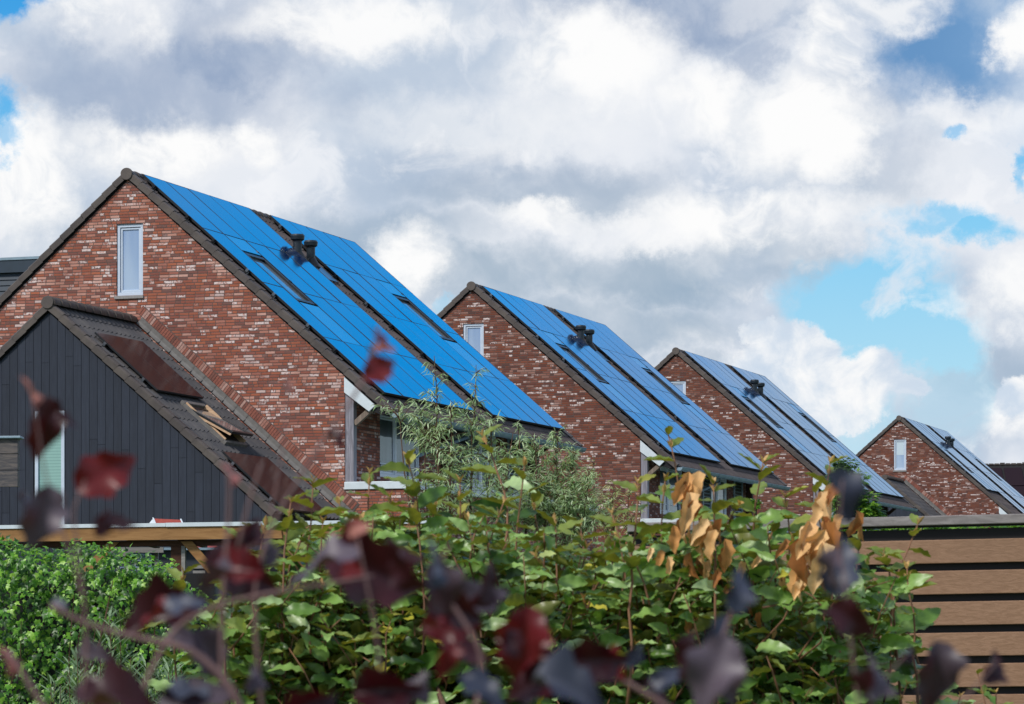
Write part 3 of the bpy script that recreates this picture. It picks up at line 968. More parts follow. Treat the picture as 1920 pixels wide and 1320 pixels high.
# ------------------------------------------------------------------ timber extensions against the gables
def extension(label, house_root, bmat, detail=True, L=3.87):
    a = -AL
    loc = house_root.location
    root = thing('house_extension', label, 'house extension', loc, a, 'timber clad extensions')
    RX, RZ = 0.10, 6.75 + ZT
    sr = Slope(RX, RZ, 1); slf = Slope(RX, RZ, -1)
    S_E = 6.5
    zt = lambda x: RZ - 0.15 - abs(x - RX) * SP / CP
    xs0, xs1 = RX - 4.8, RX + 4.8
    wx0, wx1, wz1 = -0.23, 0.44, 4.62 + ZT
    wz0 = 2.2 + ZT
    # vertical boards, window cut out
    m = MB()
    bw = 0.178
    k0 = int(math.floor((xs0 - RX) / bw)); k1 = int(math.ceil((xs1 - RX) / bw))
    for k in range(k0, k1):
        x0 = RX + k * bw + 0.004; x1 = RX + (k + 1) * bw - 0.004
        ta, tb = zt(x0), zt(x1)
        cuts = [-1.2]
        r = random.Random(k * 31 + 5)
        z = 0.02 + r.random() * 2.5
        while z < max(ta, tb) - 0.4:
            cuts.append(z); z += 2.6 + (r.random() > 0.5) * 0.9
        for i, c in enumerate(cuts):
            z0 = c + 0.003
            last = i == len(cuts) - 1
            za, zb = (ta, tb) if last else (cuts[i + 1] - 0.003, cuts[i + 1] - 0.003)
            segs = [(z0, za, zb)]
            if x1 > wx0 and x0 < wx1:
                segs = []
                if z0 < wz0:
                    segs.append((z0, min(za, wz0), min(zb, wz0)))
                if max(za, zb) > wz1:
                    segs.append((max(z0, wz1), za, zb))
            yy = -L + 0.002 * r.random()
            for (a0, b0, c0) in segs:
                if min(b0, c0) - a0 < 0.01 and b0 == c0:
                    continue
                m.prism([Vector((x0, yy, a0)), Vector((x1, yy, a0)), Vector((x1, yy, c0)), Vector((x0, yy, b0))], (0, 0.02, 0))
    m.build('cladding', M['clad'], root)
    b = MB()
    b.quad((xs0, -L + 0.03, -1.2), (wx0, -L + 0.03, -1.2), (wx0, -L + 0.03, zt(wx0)), (xs0, -L + 0.03, zt(xs0)))
    b.quad((wx1, -L + 0.03, -1.2), (xs1, -L + 0.03, -1.2), (xs1, -L + 0.03, zt(xs1)), (wx1, -L + 0.03, zt(wx1)))
    b.quad((wx0, -L + 0.03, wz1), (wx1, -L + 0.03, wz1), (wx1, -L + 0.03, zt(wx1)), (RX, -L + 0.03, zt(RX)), (wx0, -L + 0.03, zt(wx0)))
    b.quad((xs1, -L + 0.03, 0), (xs1, -0.01, 0), (xs1, -0.01, zt(xs1)), (xs1, -L + 0.03, zt(xs1)))
    b.quad((xs0, -L + 0.03, 0), (xs0, -L + 0.03, zt(xs0)), (xs0, -0.01, zt(xs0)), (xs0, -0.01, 0))
    b.build('wall_core', M['black'], root)
    window(root, 'g', wx0 + 0.004, wx1 - 0.004, wz0, wz1 - 0.004, -L - 0.03, M['blind'], fr=0.075, depth=0.10, sash=False)
    roof = tile_field(sr, 0.0, S_E, -L + 0.02, -0.03, M['tile_e'], root, 'roof')
    tile_field(slf, 0.0, S_E, -L + 0.02, -0.03, M['tile_e'], roof, 'left_slope')
    verge_tiles(sr, S_E, -L - 0.07, M['tile_h'], roof)
    verge_tiles(slf, S_E, -L - 0.07, M['tile_h'], roof)
    ridge_tiles(Slope(RX, RZ + 0.03), -L - 0.06, -0.02, M['tile_h'], roof)
    u = MB()
    u.box(0.05, S_E - 0.05, -L + 0.04, -0.02, -0.12, -0.03, fr=sr)
    u.box(0.05, S_E - 0.05, -L + 0.04, -0.02, -0.12, -0.03, fr=slf)
    u.build('roof_deck', M['soffit'], roof)
    # stepped lead along the wall
    f = MB()
    n = 20
    for k in range(n):
        a0 = 0.1 + k * S_E / n; a1 = a0 + S_E / n + 0.02
        f.quad(sr((a0, -0.055, 0.075)), sr((a1, -0.085, 0.085)), sr((a1, -0.015, 0.15)), sr((a0, -0.015, 0.15)))
        f.quad(sr((a0, -0.015, 0.15)), sr((a1, -0.015, 0.15)), sr((a1, -0.012, 0.24)), sr((a0, -0.012, 0.24)))
    f.build('lead_flashing', M['lead'], roof)
    # soldier course of bricks following the roof line on the gable
    c = MB(); c2_ = MB()
    w = 0.0625
    nb = int(S_E / w)
    for k in range(nb):
        a0 = -0.05 + k * w + 0.005; a1 = a0 + w - 0.010
        c.box(a0, a1, -0.012 - 0.004 * rnd.random(), -0.002, 0.25, 0.43, fr=sr)
    for k in range(nb):
        a0 = -0.05 + k * w + 0.005; a1 = a0 + w - 0.010
        c2_.box(a0, a1, -0.012 - 0.004 * rnd.random(), -0.002, 0.25, 0.43, fr=slf)
    MB().box(-0.05, S_E, -0.006, -0.0015, 0.235, 0.445, fr=sr).build('edging_mortar', M['mortar'], root)
    c.build('brick_edging', M['soldier'], root)
    c2_.build('brick_edging', M['soldier'], root)
    if detail:
        n0 = 0.10
        for (sa, sb, st) in ((0.95, 2.78, -3.42), (4.72, 6.5, -3.50)):
            for i in range(2):
                ta = st + i * 1.12; tb = ta + 1.115
                o = MB().box(sa, sb, ta, tb, n0, n0 + 0.035, fr=sr).build('solar_panel', M['bpanel'], root)
                e = MB()
                e.box(sa, sb, ta - 0.004, ta, n0 - 0.004, n0 + 0.037, fr=sr)
                e.box(sb, sb + 0.006, ta, tb, n0 - 0.004, n0 + 0.037, fr=sr)
                e.build('panel_frame', M['frame_dk'], o)
            for s in (sa + 0.35, sb - 0.35):
                r_ = MB().box(s - 0.02, s + 0.02, st - 0.08, st + 2.24, n0 - 0.06, n0 - 0.006, fr=sr).build('mounting_rail', M['rail'], root)
                MB().box(s - 0.03, s + 0.03, st - 0.09, st - 0.05, n0 - 0.05, n0 + 0.03, fr=sr).build('end_clamp', M['clip'], r_)
        # tilted open roof window
        s0, s1, t0, t1 = 2.98, 4.30, -2.55, -1.45
        f = MB()
        f.box(s0, s0 + 0.09, t0, t1, 0.0, 0.11, fr=sr); f.box(s1 - 0.08, s1, t0, t1, 0.0, 0.10, fr=sr)
        f.box(s0 + 0.09, s1 - 0.08, t0, t0 + 0.05, 0.0, 0.10, fr=sr); f.box(s0 + 0.09, s1 - 0.08, t1 - 0.05, t1, 0.0, 0.10, fr=sr)
        fo = f.build('roof_window', M['lead'], root, bevel=0.006)
        MB().box(s0 + 0.09, s1 - 0.08, t0 + 0.05, t1 - 0.05, 0.02, 0.05, fr=sr).build('opening', M['black'], fo)
        li = MB()
        li.box(s0 + 0.09, s1 - 0.08, t0 + 0.052, t0 + 0.09, 0.052, 0.13, fr=sr)
        li.build('pine_lining', M['pinewood'], fo); li = MB()
        li.box(s0 + 0.09, s1 - 0.08, t1 - 0.09, t1 - 0.052, 0.052, 0.15, fr=sr)
        li.build('pine_lining', M['pinewood'], fo)
        mid = (s0 + s1) / 2 - 0.1
        th = math.radians(13)
        def piv(p):
            s, t, n = p
            ds = s - mid
            return sr((mid + ds * math.cos(th), t, 0.12 + ds * math.sin(th) + n))
        a0, a1 = s0 + 0.12, s1 - 0.02
        sh = MB()
        sh.box(a0, a0 + 0.07, t0 + 0.02, t1 - 0.02, 0, 0.05, fr=piv); sh.box(a1 - 0.09, a1, t0 + 0.02, t1 - 0.02, 0, 0.06, fr=piv)
        sh.box(a0 + 0.07, a1 - 0.09, t0 + 0.02, t0 + 0.08, 0, 0.05, fr=piv); sh.box(a0 + 0.07, a1 - 0.09, t1 - 0.08, t1 - 0.02, 0, 0.05, fr=piv)
        sho = sh.build('open_sash', M['frame_dk'], fo, bevel=0.005)
        MB().box(a0 + 0.07, a1 - 0.09, t0 + 0.08, t1 - 0.08, 0.015, 0.03, fr=piv).build('pane', M['skyglass'], sho)
        pl = MB()
        pl.box(a0, a1, t0 + 0.012, t0 + 0.05, -0.045, -0.003, fr=piv)
        pl.build('sash_lining', M['pinewood'], sho)
    return root

M['soldier'] = leaf_mat('soldier course brick', [(0.0, (112, 78, 70)), (0.3, (138, 86, 74)), (0.6, (146, 92, 78)), (0.85, (160, 118, 106)), (1.0, (180, 148, 138))], rough=0.85, trans=0.0, spec=0.2)
M['mortar'] = simple('dark mortar', (92, 80, 76), 0.9, 0.15, 30)
M['skyglass'] = glass_mat('roof window glass', (96, 92, 92), 0.02, 1.6, col2=(130, 122, 118))
E1 = extension('slate blue timber extension with grey tiled roof and open roof window against the nearest gable', H1, B1)
E4 = extension('small dark extension roof against the gable of the farthest house, above the fence', H4, B4, detail=False)

# ------------------------------------------------------------------ dark roofed house beyond, far right
r = thing('dark_roofed_house', 'dark roof covered in black panels rising beyond the last brick house at the right edge', 'house', (0, 0, 0))
Df = 215.0
pa, pb = pt(1838, 871, Df), pt(2100, 866, Df)
dn = Vector((0, -5.2, -4.4))
MB().prism([pa, pb, pb + dn, pa + dn], (0, 0.25, -0.2)).build('roof', M['black'], r)
mb = MB()
for k in range(26):
    q = pa.lerp(pb, k / 25) + Vector((0, -0.02, 0.0))
    mb.box(q.x - 0.17, q.x + 0.13, q.y - 0.14, q.y + 0.14, q.z - 0.05, q.z + (0.09 if k % 4 == 0 else 0.05))
mb.build('ridge_tiles', M['tile_h'], r)
for i in range(7):
    for j in range(3):
        f0, f1 = (i + 0.12) / 7.0, (i + 1.06) / 7.0
        a0, a1 = 0.08 + j * 0.3, 0.08 + (j + 1) * 0.3 - 0.012
        nrm = Vector((0, -0.06, 0.08))
        A = pa.lerp(pb, f0); Bp = pa.lerp(pb, f1 - 0.008)
        MB().prism([A + dn * a0 + nrm, Bp + dn * a0 + nrm, Bp + dn * a1 + nrm, A + dn * a1 + nrm], (0, 0.03, -0.04)).build('solar_panel', M['bpanel'], r)
MB().box(pa.x + 0.3, pb.x, Df - 4.9, Df + 5, 0, pa.z - 4.3).build('wall', B4, r)

# ------------------------------------------------------------------ slatted fence, right
fr_root = thing('slatted_fence', 'brown horizontal slat fence with weathered grey top rail at the right', 'fence', (pt(1150, 1200, 14).x, 14.3, 0))
FX0, FX1 = pt(1180, 1200, 14).x, 2.9
def fpt(p):
    x, y, z = p          # x along the fence from FX0, y behind face, z height at px 1700
    xr = FX0 + x
    yy = 13.9 - 0.22 * (xr - 1.73) + y
    return Vector((xr, yy, z + 0.0155 * (xr - 1.73)))
FL = FX1 - FX0
zz = lambda py: EYE + (1200 - py) / F * 13.9
inv = fr_root.matrix_basis.copy()
off = Vector(fr_root.location)
fp = lambda p: fpt(p) - off
MB().box(0, FL, -0.03, 0.07, zz(986), zz(968.5), fr=fp).build('top_rail', M['rail_top'], fr_root, bevel=0.004)
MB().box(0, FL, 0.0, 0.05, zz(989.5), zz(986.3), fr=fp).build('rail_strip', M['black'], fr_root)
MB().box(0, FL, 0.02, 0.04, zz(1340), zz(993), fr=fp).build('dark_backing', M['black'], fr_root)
for k in range(9):
    top = 1013.5 + 58.0 * k
    MB().box(0, FL, -0.012, 0.012, max(0.02, zz(top + 44)), zz(top), fr=fp).build('slat', M['fence'], fr_root, bevel=0.003)
for x in (0.02, FL - 0.06):
    MB().box(x, x + 0.07, 0.045, 0.115, 0, zz(990), fr=fp).build('post', M['black'], fr_root)

# ------------------------------------------------------------------ larch carport, left
cp = thing('timber_carport', 'flat roofed larch carport with white metal edge behind the ivy hedge', 'carport', (-2.5, 38.5, 0))
off2 = Vector(cp.location)
CX0, CX1 = -7.6, pt(815, 1200, 38).x
def cpt(p):
    x, y, z = p
    return Vector((x, 38 - 0.1 * (x + 4) + y, z + 0.0095 * (x + 6.08))) - off2
c_ = lambda py: EYE + (1200 - py) / F * 38
mid_x = pt(311, 1200, 38).x
MB().box(CX0, mid_x - 0.002, -0.03, 0.03, c_(990.5), c_(983.6), fr=cpt).build('roof_trim', M['whiteboard'], cp)
MB().box(mid_x + 0.002, CX1, -0.034, 0.03, c_(990.8), c_(983.2), fr=cpt).build('roof_trim', M['whiteboard'], cp)
MB().box(CX0, CX1, -0.015, 0.06, c_(1015), c_(990.9), fr=cpt).build('fascia_beam', M['beam'], cp)
MB().box(CX0, CX1, 0.02, 3.4, c_(990), c_(986.5), fr=cpt).build('roof', M['black'], cp)
MB().box(CX0, CX1, 0.12, 0.28, c_(1026), c_(1015.5), fr=cpt).build('lower_beam', M['joist'], cp)
for k in range(12):
    x = CX0 + 0.5 + k * 0.62
    if x < CX1 - 0.2:
        MB().box(x, x + 0.07, 0.3, 3.3, c_(1015), c_(991), fr=cpt).build('joist', M['joist'], cp)
for px in (-120, 318, 760):
    x = pt(px, 1200, 38).x
    MB().box(x, x + 0.125, 0.13, 0.26, 0, c_(1026.3), fr=cpt).build('post', M['joist'], cp)
    MB().box(x + 0.127, x + 0.172, 0.12, 0.25, 0, c_(1026.3), fr=cpt).build('post_side', M['greywood'] if px == 318 else M['beam'], cp)  # separate strip drawn as the right side of the post
x = pt(345, 1200, 38).x
for (sx, x0) in ((1, x), (-1, pt(205, 1200, 38).x + 0.0), (-1, pt(318, 1200, 38).x)):
    if sx < 0 and x0 > x - 0.6 and x0 != pt(205, 1200, 38).x:
        continue
    p0 = Vector((x0, 0, c_(1018))); p1 = Vector((x0 + sx * 0.42, 0, c_(1018) - 0.46))
    w_ = 0.07
    b = MB()
    for q in ():
        pass
    pts = [cpt((p0.x - w_ * 0.7, 0.09, p0.z)), cpt((p0.x + w_ * 1.3, 0.09, p0.z)), cpt((p1.x + w_, 0.09, p1.z)), cpt((p1.x - w_, 0.09, p1.z))]
    b.prism(pts, (0, 0.09, 0)).build('brace', M['beam'], cp)

# little red-roofed birdhouse on the carport roof
q0 = pt(287, 972.2, 38.9); q1 = pt(339, 974.5, 38.9)
bh = thing('birdhouse', 'tiny red roofed birdhouse with white gable edges on the carport roof', 'birdhouse', (q0.x, 38.9, c_(986)))
o3 = Vector(bh.location)
h = 0.10
MB().prism([q0 - o3 + Vector((0, 0, 0)), q1 - o3, q1 - o3 + Vector((0.05, -0.09, -h)), q0 - o3 + Vector((0.05, -0.09, -h))], (0, 0.02, -0.012)).build('roof', M['redroof'], bh)
MB().prism([q0 - o3, q1 - o3, q1 - o3 + Vector((0.0, 0.12, -h)), q0 - o3 + Vector((0.0, 0.12, -h))], (0, 0.0, -0.012)).build('roof', M['redroof'], bh)
for qq, sg in ((q0, -1), (q1, 1)):
    a = qq - o3
    MB().prism([a + Vector((-0.008, -0.005, 0.008)), a + Vector((0.008, -0.005, 0.008)), a + Vector((0.062, -0.1, -h)), a + Vector((0.046, -0.1, -h))], (0, 0.01, 0.004)).build('bargeboard', M['whiteboard'], bh)
a = q0 - o3
MB().prism([a + Vector((-0.005, 0, -0.005)), a + Vector((0.045, -0.085, -h)), a + Vector((-0.085, 0.02, -h))], (0.0, 0.01, 0)).build('gable', M['whiteboard'], bh)
MB().box(a.x + 0.02, (q1 - o3).x - 0.0, -0.05, 0.08, 0.0, a.z - 0.07).build('body', M['whiteboard'], bh)

# garden shed with gridded window seen under the carport, trellis frame before it
sx0, sx1 = pt(226, 1200, 44).x, pt(395, 1200, 44).x
sh = thing('garden_shed', 'dark garden shed with small gridded window seen beneath the carport', 'shed', ((sx0 + sx1) / 2, 44, 0))
s4 = Vector(sh.location)
MB().box(sx0 - s4.x, sx1 - s4.x, 0, 1.6, 0, pt(0, 1032, 44).z).build('wall', M['shed'], sh)
MB().box(sx0 - s4.x - 0.05, sx1 - s4.x + 0.05, -0.1, 1.7, pt(0, 1032, 44).z + 0.003, pt(0, 1027, 44).z).build('roof', M['zinc'], sh)
wb = MB()
a0, a1 = pt(244, 1200, 44).x - s4.x, pt(284, 1200, 44).x - s4.x
z0_, z1_ = pt(0, 1075, 44).z, pt(0, 1039, 44).z
for i in range(5):
    xx = a0 + (a1 - a0) * i / 4
    wb.box(xx - 0.006, xx + 0.006, -0.03, -0.006, z0_, z1_)
for i in range(4):
    z_ = z0_ + (z1_ - z0_) * i / 3
    wb.box(a0, a1, -0.028, -0.008, z_ - 0.006, z_ + 0.006)
wn_ = wb.build('window', M['zinc'], sh)
MB().box(a0, a1, -0.006, 0.004, z0_, z1_).build('pane', M['glass_dk'], wn_)
wb = MB()
a0, a1 = pt(362, 1200, 44).x - s4.x, pt(385, 1200, 44).x - s4.x
wb.box(a0, a1, -0.03, -0.005, pt(0, 1066, 44).z, pt(0, 1060, 44).z)
wb.box(a0, a1, -0.03, -0.005, pt(0, 1075, 44).z, pt(0, 1070, 44).z)
wb.build('shelf', M['greywood'], sh)
tr = thing('garden_trellis', 'grey weathered timber frame standing under the carport behind the ivy', 'trellis', (pt(255, 1200, 42).x, 42, 0))
t4 = Vector(tr.location)
X = lambda px: pt(px, 1200, 42).x - t4.x
Zt = lambda py: pt(0, py, 42).z
MB().box(X(198), X(306), 0, 0.08, Zt(1036), Zt(1026)).build('beam', M['greywood'], tr)
for px in (236, 288):
    MB().box(X(px), X(px + 7), 0.09, 0.16, 0, Zt(1036)).build('post', M['greywood'], tr)
pp = [Vector((X(215), -0.03, Zt(1062))), Vector((X(224), -0.03, Zt(1062))), Vector((X(240), -0.03, Zt(1036.5))), Vector((X(231), -0.03, Zt(1036.5)))]
MB().prism(pp, (0, 0.05, 0)).build('brace', M['greywood'], tr)
rb = thing('brick_outbuilding', 'low red tiled outbuilding glimpsed under the carport beside the brace', 'outbuilding', (pt(368, 1200, 46).x, 46, 0))
r4 = Vector(rb.location)
X = lambda px: pt(px, 1200, 46).x - r4.x
MB().prism([Vector((X(340), 0, pt(0, 1036, 46).z)), Vector((X(396), 0, pt(0, 1036, 46).z)), Vector((X(396), 1.0, pt(0, 1022, 46).z)), Vector((X(340), 1.0, pt(0, 1022, 46).z))], (0, 0.03, 0.03)).build('roof', M['redroof'], rb)
MB().box(X(342), X(394), 0.1, 1.5, 0, pt(0, 1037, 46).z).build('wall', M['greywood'], rb)

# ------------------------------------------------------------------ plank clad canopy at the left edge
ca = thing('timber_canopy', 'weathered plank canopy end with zinc coping at the left edge before the dark cladding', 'canopy', (-5.6, 32, 0))
k4 = Vector(ca.location)
e_ = pt(33, 1200, 32).x - k4.x
ZC = lambda py: pt(0, py, 32).z
def cc(p):
    x, y, z = p
    return Vector((x, y - 0.15 * (x - e_), z))
for i, (a_, b_) in enumerate(((822.5, 850.5), (851.5, 881.0), (882.0, 912.5))):
    MB().box(e_ - 1.9, e_, 0, 0.03, ZC(b_), ZC(a_), fr=cc).build('plank', M['barn'], ca, bevel=0.003)
    MB().box(e_ - 0.03, e_ - 0.003, 0.032, 0.16, ZC(b_) + 0.002, ZC(a_) - 0.002, fr=cc).build('plank', M['barn'], ca)
MB().box(e_ - 1.9, e_ + 0.035, -0.04, 0.20, ZC(822), ZC(817.5), fr=cc).build('coping', M['zinc'], ca, bevel=0.005)
MB().box(e_ - 1.9, e_ - 0.035, 0.035, 0.155, ZC(911), ZC(823), fr=cc).build('core', M['black'], ca)
for yy in (0.033,):
    MB().box(e_ - 1.85, e_ - 1.72, yy, yy + 0.12, 0, ZC(911.5), fr=cc).build('post', M['barn'], ca)

# ------------------------------------------------------------------ leaves and shoots
def orient(dirv, nrm):
    """(n,3) leaf directions and rough normals -> (n,3,3) frames with columns x=dir y=side z=normal"""
    d = dirv / np.linalg.norm(dirv, axis=1, keepdims=True)
    s = np.cross(nrm, d)
    l = np.linalg.norm(s, axis=1, keepdims=True)
    s = np.where(l < 1e-4, np.array([[1.0, 0, 0]]), s / np.maximum(l, 1e-4))
    n = np.cross(d, s)
    return np.stack([d, s, n], axis=2)

def scatter(name, tmpl, faces, pos, dirv, nrm, size, mat, parent, origin=(0, 0, 0)):
    pos = np.asarray(pos, float); dirv = np.asarray(dirv, float); nrm = np.asarray(nrm, float); size = np.asarray(size, float)
    R = orient(dirv, nrm)
    n = len(pos); k = len(tmpl[0])
    pick = np.random.RandomState(len(pos)).randint(0, len(tmpl), n)
    T = np.array(tmpl)[pick]                                   # (n,k,3)
    V = np.einsum('nij,nkj->nki', R, T) * size[:, None, None] + pos[:, None, :] - np.array(origin)[None, None, :]
    Fc = (faces[None, :, :] + (np.arange(n) * k)[:, None, None]).reshape(-1, faces.shape[1])
    return fast_mesh(name, V.reshape(-1, 3), Fc, mat, parent)

def blade(nseg, width, wfun, droop=0.15, fold=0.12, wave=0.0, waves=4, curl=0.0, cols=2, twist=0.0, seed=0):
    """leaf blade of length 1 along x; 'cols' strips on each side of the midrib"""
    r = random.Random(seed)
    ph = r.random() * 6
    v = []
    for i in range(nseg + 1):
        s = i / nseg
        w = width * 0.5 * wfun(s)
        x = s; zc = -droop * s * s
        for j in range(-cols, cols + 1):
            f = j / cols
            y = f * w
            z = zc + abs(f) * w * fold * 2
            z += wave * math.sin(s * waves * 2 * math.pi + ph + (1.7 if j < 0 else 0)) * abs(f) ** 1.5 * min(1, 3 * s * (1 - s) * 2)
            if curl:
                a = f * curl * (0.6 + 0.6 * s)
                rr = w / max(abs(curl), 0.01)
                y = rr * math.sin(a); z = zc + rr * (1 - math.cos(a))
            if twist:
                t = twist * s
                y, z = y * math.cos(t) - (z - zc) * math.sin(t), zc + y * math.sin(t) + (z - zc) * math.cos(t)
            v.append((x, y, z))
    n = 2 * cols + 1
    f = []
    for i in range(nseg):
        for j in range(n - 1):
            f.append((i * n + j, (i + 1) * n + j, (i + 1) * n + j + 1, i * n + j + 1))
    return np.array(v), np.array(f)

def multi(nv, **kw):
    base = None; out = []
    for i in range(nv):
        k2 = dict(kw)
        for key in ('droop', 'fold', 'curl', 'twist'):
            if key in k2 and k2[key]:
                k2[key] = k2[key] * (0.4 + 1.2 * rnd.random())
        v, f = blade(seed=i, **k2)
        out.append(v); base = f
    return out, base

ov = lambda s: max(0.02, math.sin(math.pi * min(1, s ** 0.8)) ** 0.75) if 0 < s < 1 else 0.03
lance = lambda s: max(0.03, math.sin(math.pi * min(1, s ** 0.75))) if 0 < s < 1 else 0.03
T_EL, F_EL = multi(10, nseg=12, width=0.42, wfun=ov, droop=0.26, fold=0.16, wave=0.045, waves=3.4, twist=0.25)
T_EL2, _ = multi(8, nseg=12, width=0.40, wfun=ov, droop=0.05, fold=0.25, wave=0.03, waves=3.0)
T_WI, F_WI = multi(6, nseg=4, width=0.13, wfun=lance, droop=0.12, fold=0.2, cols=1)
T_DE, F_DE = multi(12, nseg=10, width=0.40, wfun=lambda s: max(0.02, (math.sin(math.pi * min(1, s ** 0.7)) ** 0.6) * (1 + 0.18 * math.sin(s * 19))) if 0 < s < 1 else 0.05, droop=0.25, fold=0.40, wave=0.05, waves=2.0, curl=0.0, cols=3, twist=1.3)
T_PU, F_PU = multi(12, nseg=12, width=0.70, wfun=lambda s: max(0.02, (math.sin(math.pi * min(1, s ** 0.8)) ** 0.85) * (1 + 0.14 * math.sin(s * 21))) if 0 < s < 1 else 0.03, droop=0.42, fold=0.36, wave=0.10, waves=1.8, cols=4, twist=0.6)
# ivy: five shallow lobes
def ivy(seed):
    r = random.Random(seed)
    ang = [(-180, 0.30), (-140, 0.50), (-112, 0.36), (-75, 0.62), (-42, 0.40), (0, 0.98), (42, 0.40), (75, 0.62), (112, 0.36), (140, 0.50)]
    v = [(0.35, 0, 0.05 * r.random())]
    for a, l in ang:
        l *= 0.85 + 0.3 * r.random()
        t = math.radians(a)
        v.append((0.35 + l * 0.68 * math.cos(t), l * 0.68 * math.sin(t), -0.16 * l + 0.08 * r.random()))
    return np.array(v)
T_IV = [ivy(i) for i in range(10)]
F_IV = np.array([(0, i + 1, (i + 1) % 10 + 1) for i in range(10)])

M['ela'] = leaf_mat('elaeagnus leaf', [(0.0, (48, 76, 34)), (0.2, (76, 110, 46)), (0.45, (108, 144, 62)), (0.7, (134, 168, 86)), (0.9, (156, 186, 118)), (0.975, (172, 194, 142)), (0.985, (176, 176, 60)), (1.0, (190, 180, 70))],
                    back=(112, 116, 56), rough=0.38, trans=0.28, spec=0.5)
M['ela_top'] = leaf_mat('young elaeagnus leaf', [(0.0, (108, 122, 56)), (0.5, (124, 140, 66)), (0.9, (144, 158, 84)), (1.0, (170, 166, 80))],
                        back=(122, 118, 56), rough=0.5, trans=0.35, spec=0.3)
M['bud'] = leaf_mat('rusty young tip', [(0.0, (166, 128, 72)), (1.0, (200, 164, 110))], rough=0.7, trans=0.2)
M['dead'] = leaf_mat('dead orange leaf', [(0.0, (132, 80, 44)), (0.25, (186, 122, 66)), (0.5, (226, 174, 112)), (1.0, (238, 202, 150))], rough=0.6, trans=0.2, spec=0.25, nscale=60, tcol=(226, 170, 100))
M['ivy'] = leaf_mat('ivy leaf', [(0.0, (34, 70, 20)), (0.3, (56, 104, 24)), (0.6, (88, 144, 32)), (0.85, (126, 176, 48)), (1.0, (146, 184, 72))], rough=0.4, trans=0.25, spec=0.5)
M['hedge'] = leaf_mat('hedge leaf', [(0.0, (48, 96, 26)), (1.0, (120, 164, 50))], rough=0.5, trans=0.25)
M['willow'] = leaf_mat('grey green willow leaf', [(0.0, (114, 142, 100)), (0.4, (146, 170, 124)), (0.8, (174, 194, 152)), (1.0, (210, 220, 192))], back=(170, 188, 152), rough=0.5, trans=0.28)
M['willow_y'] = leaf_mat('yellow green willow leaf', [(0.0, (124, 146, 88)), (0.5, (156, 174, 112)), (1.0, (196, 202, 150))], back=(178, 186, 140), rough=0.5, trans=0.28)
M['silver'] = leaf_mat('silvery narrow leaf', [(0.0, (84, 112, 78)), (1.0, (146, 168, 132))], rough=0.5, trans=0.25)
M['tree'] = leaf_mat('bright tree leaf', [(0.0, (56, 100, 30)), (0.6, (96, 142, 40)), (1.0, (140, 172, 60))], rough=0.5, trans=0.3)
M['tree_d'] = leaf_mat('olive tree leaf', [(0.0, (56, 88, 40)), (0.6, (84, 118, 56)), (1.0, (120, 146, 80))], rough=0.5, trans=0.3)
def purple_mat(name, c, sheen, tc, rough=0.38):
    m = leaf_mat(name, [(0.0, c[0]), (1.0, c[1])], rough=rough, trans=0.18, spec=sheen, tcol=tc, nscale=25)
    return m
M['pur_d'] = purple_mat('dark maroon leaf', ((34, 14, 20), (58, 20, 28)), 0.4, (96, 18, 24))
M['pur_r'] = purple_mat('red backlit leaf', ((84, 20, 26), (112, 32, 34)), 0.35, (140, 34, 28))
M['pur_g'] = purple_mat('purple leaf with painted grey sheen', ((64, 52, 62), (92, 80, 92)), 0.7, (90, 30, 40), 0.5)  # grey sky sheen of upturned leaves put into the base colour
M['pur_b'] = purple_mat('dark leaf with painted blue sheen', ((40, 48, 68), (58, 64, 82)), 0.7, (60, 30, 50), 0.5)  # bluish sky reflection painted into the leaf colour
M['pur_p'] = purple_mat('dusty pink young leaf', ((150, 96, 96), (176, 120, 104)), 0.3, (190, 90, 80), 0.6)

RN = np.random.RandomState(11)
def rv(s=1.0):
    return Vector((RN.normal() * s, RN.normal() * s, RN.normal() * s))

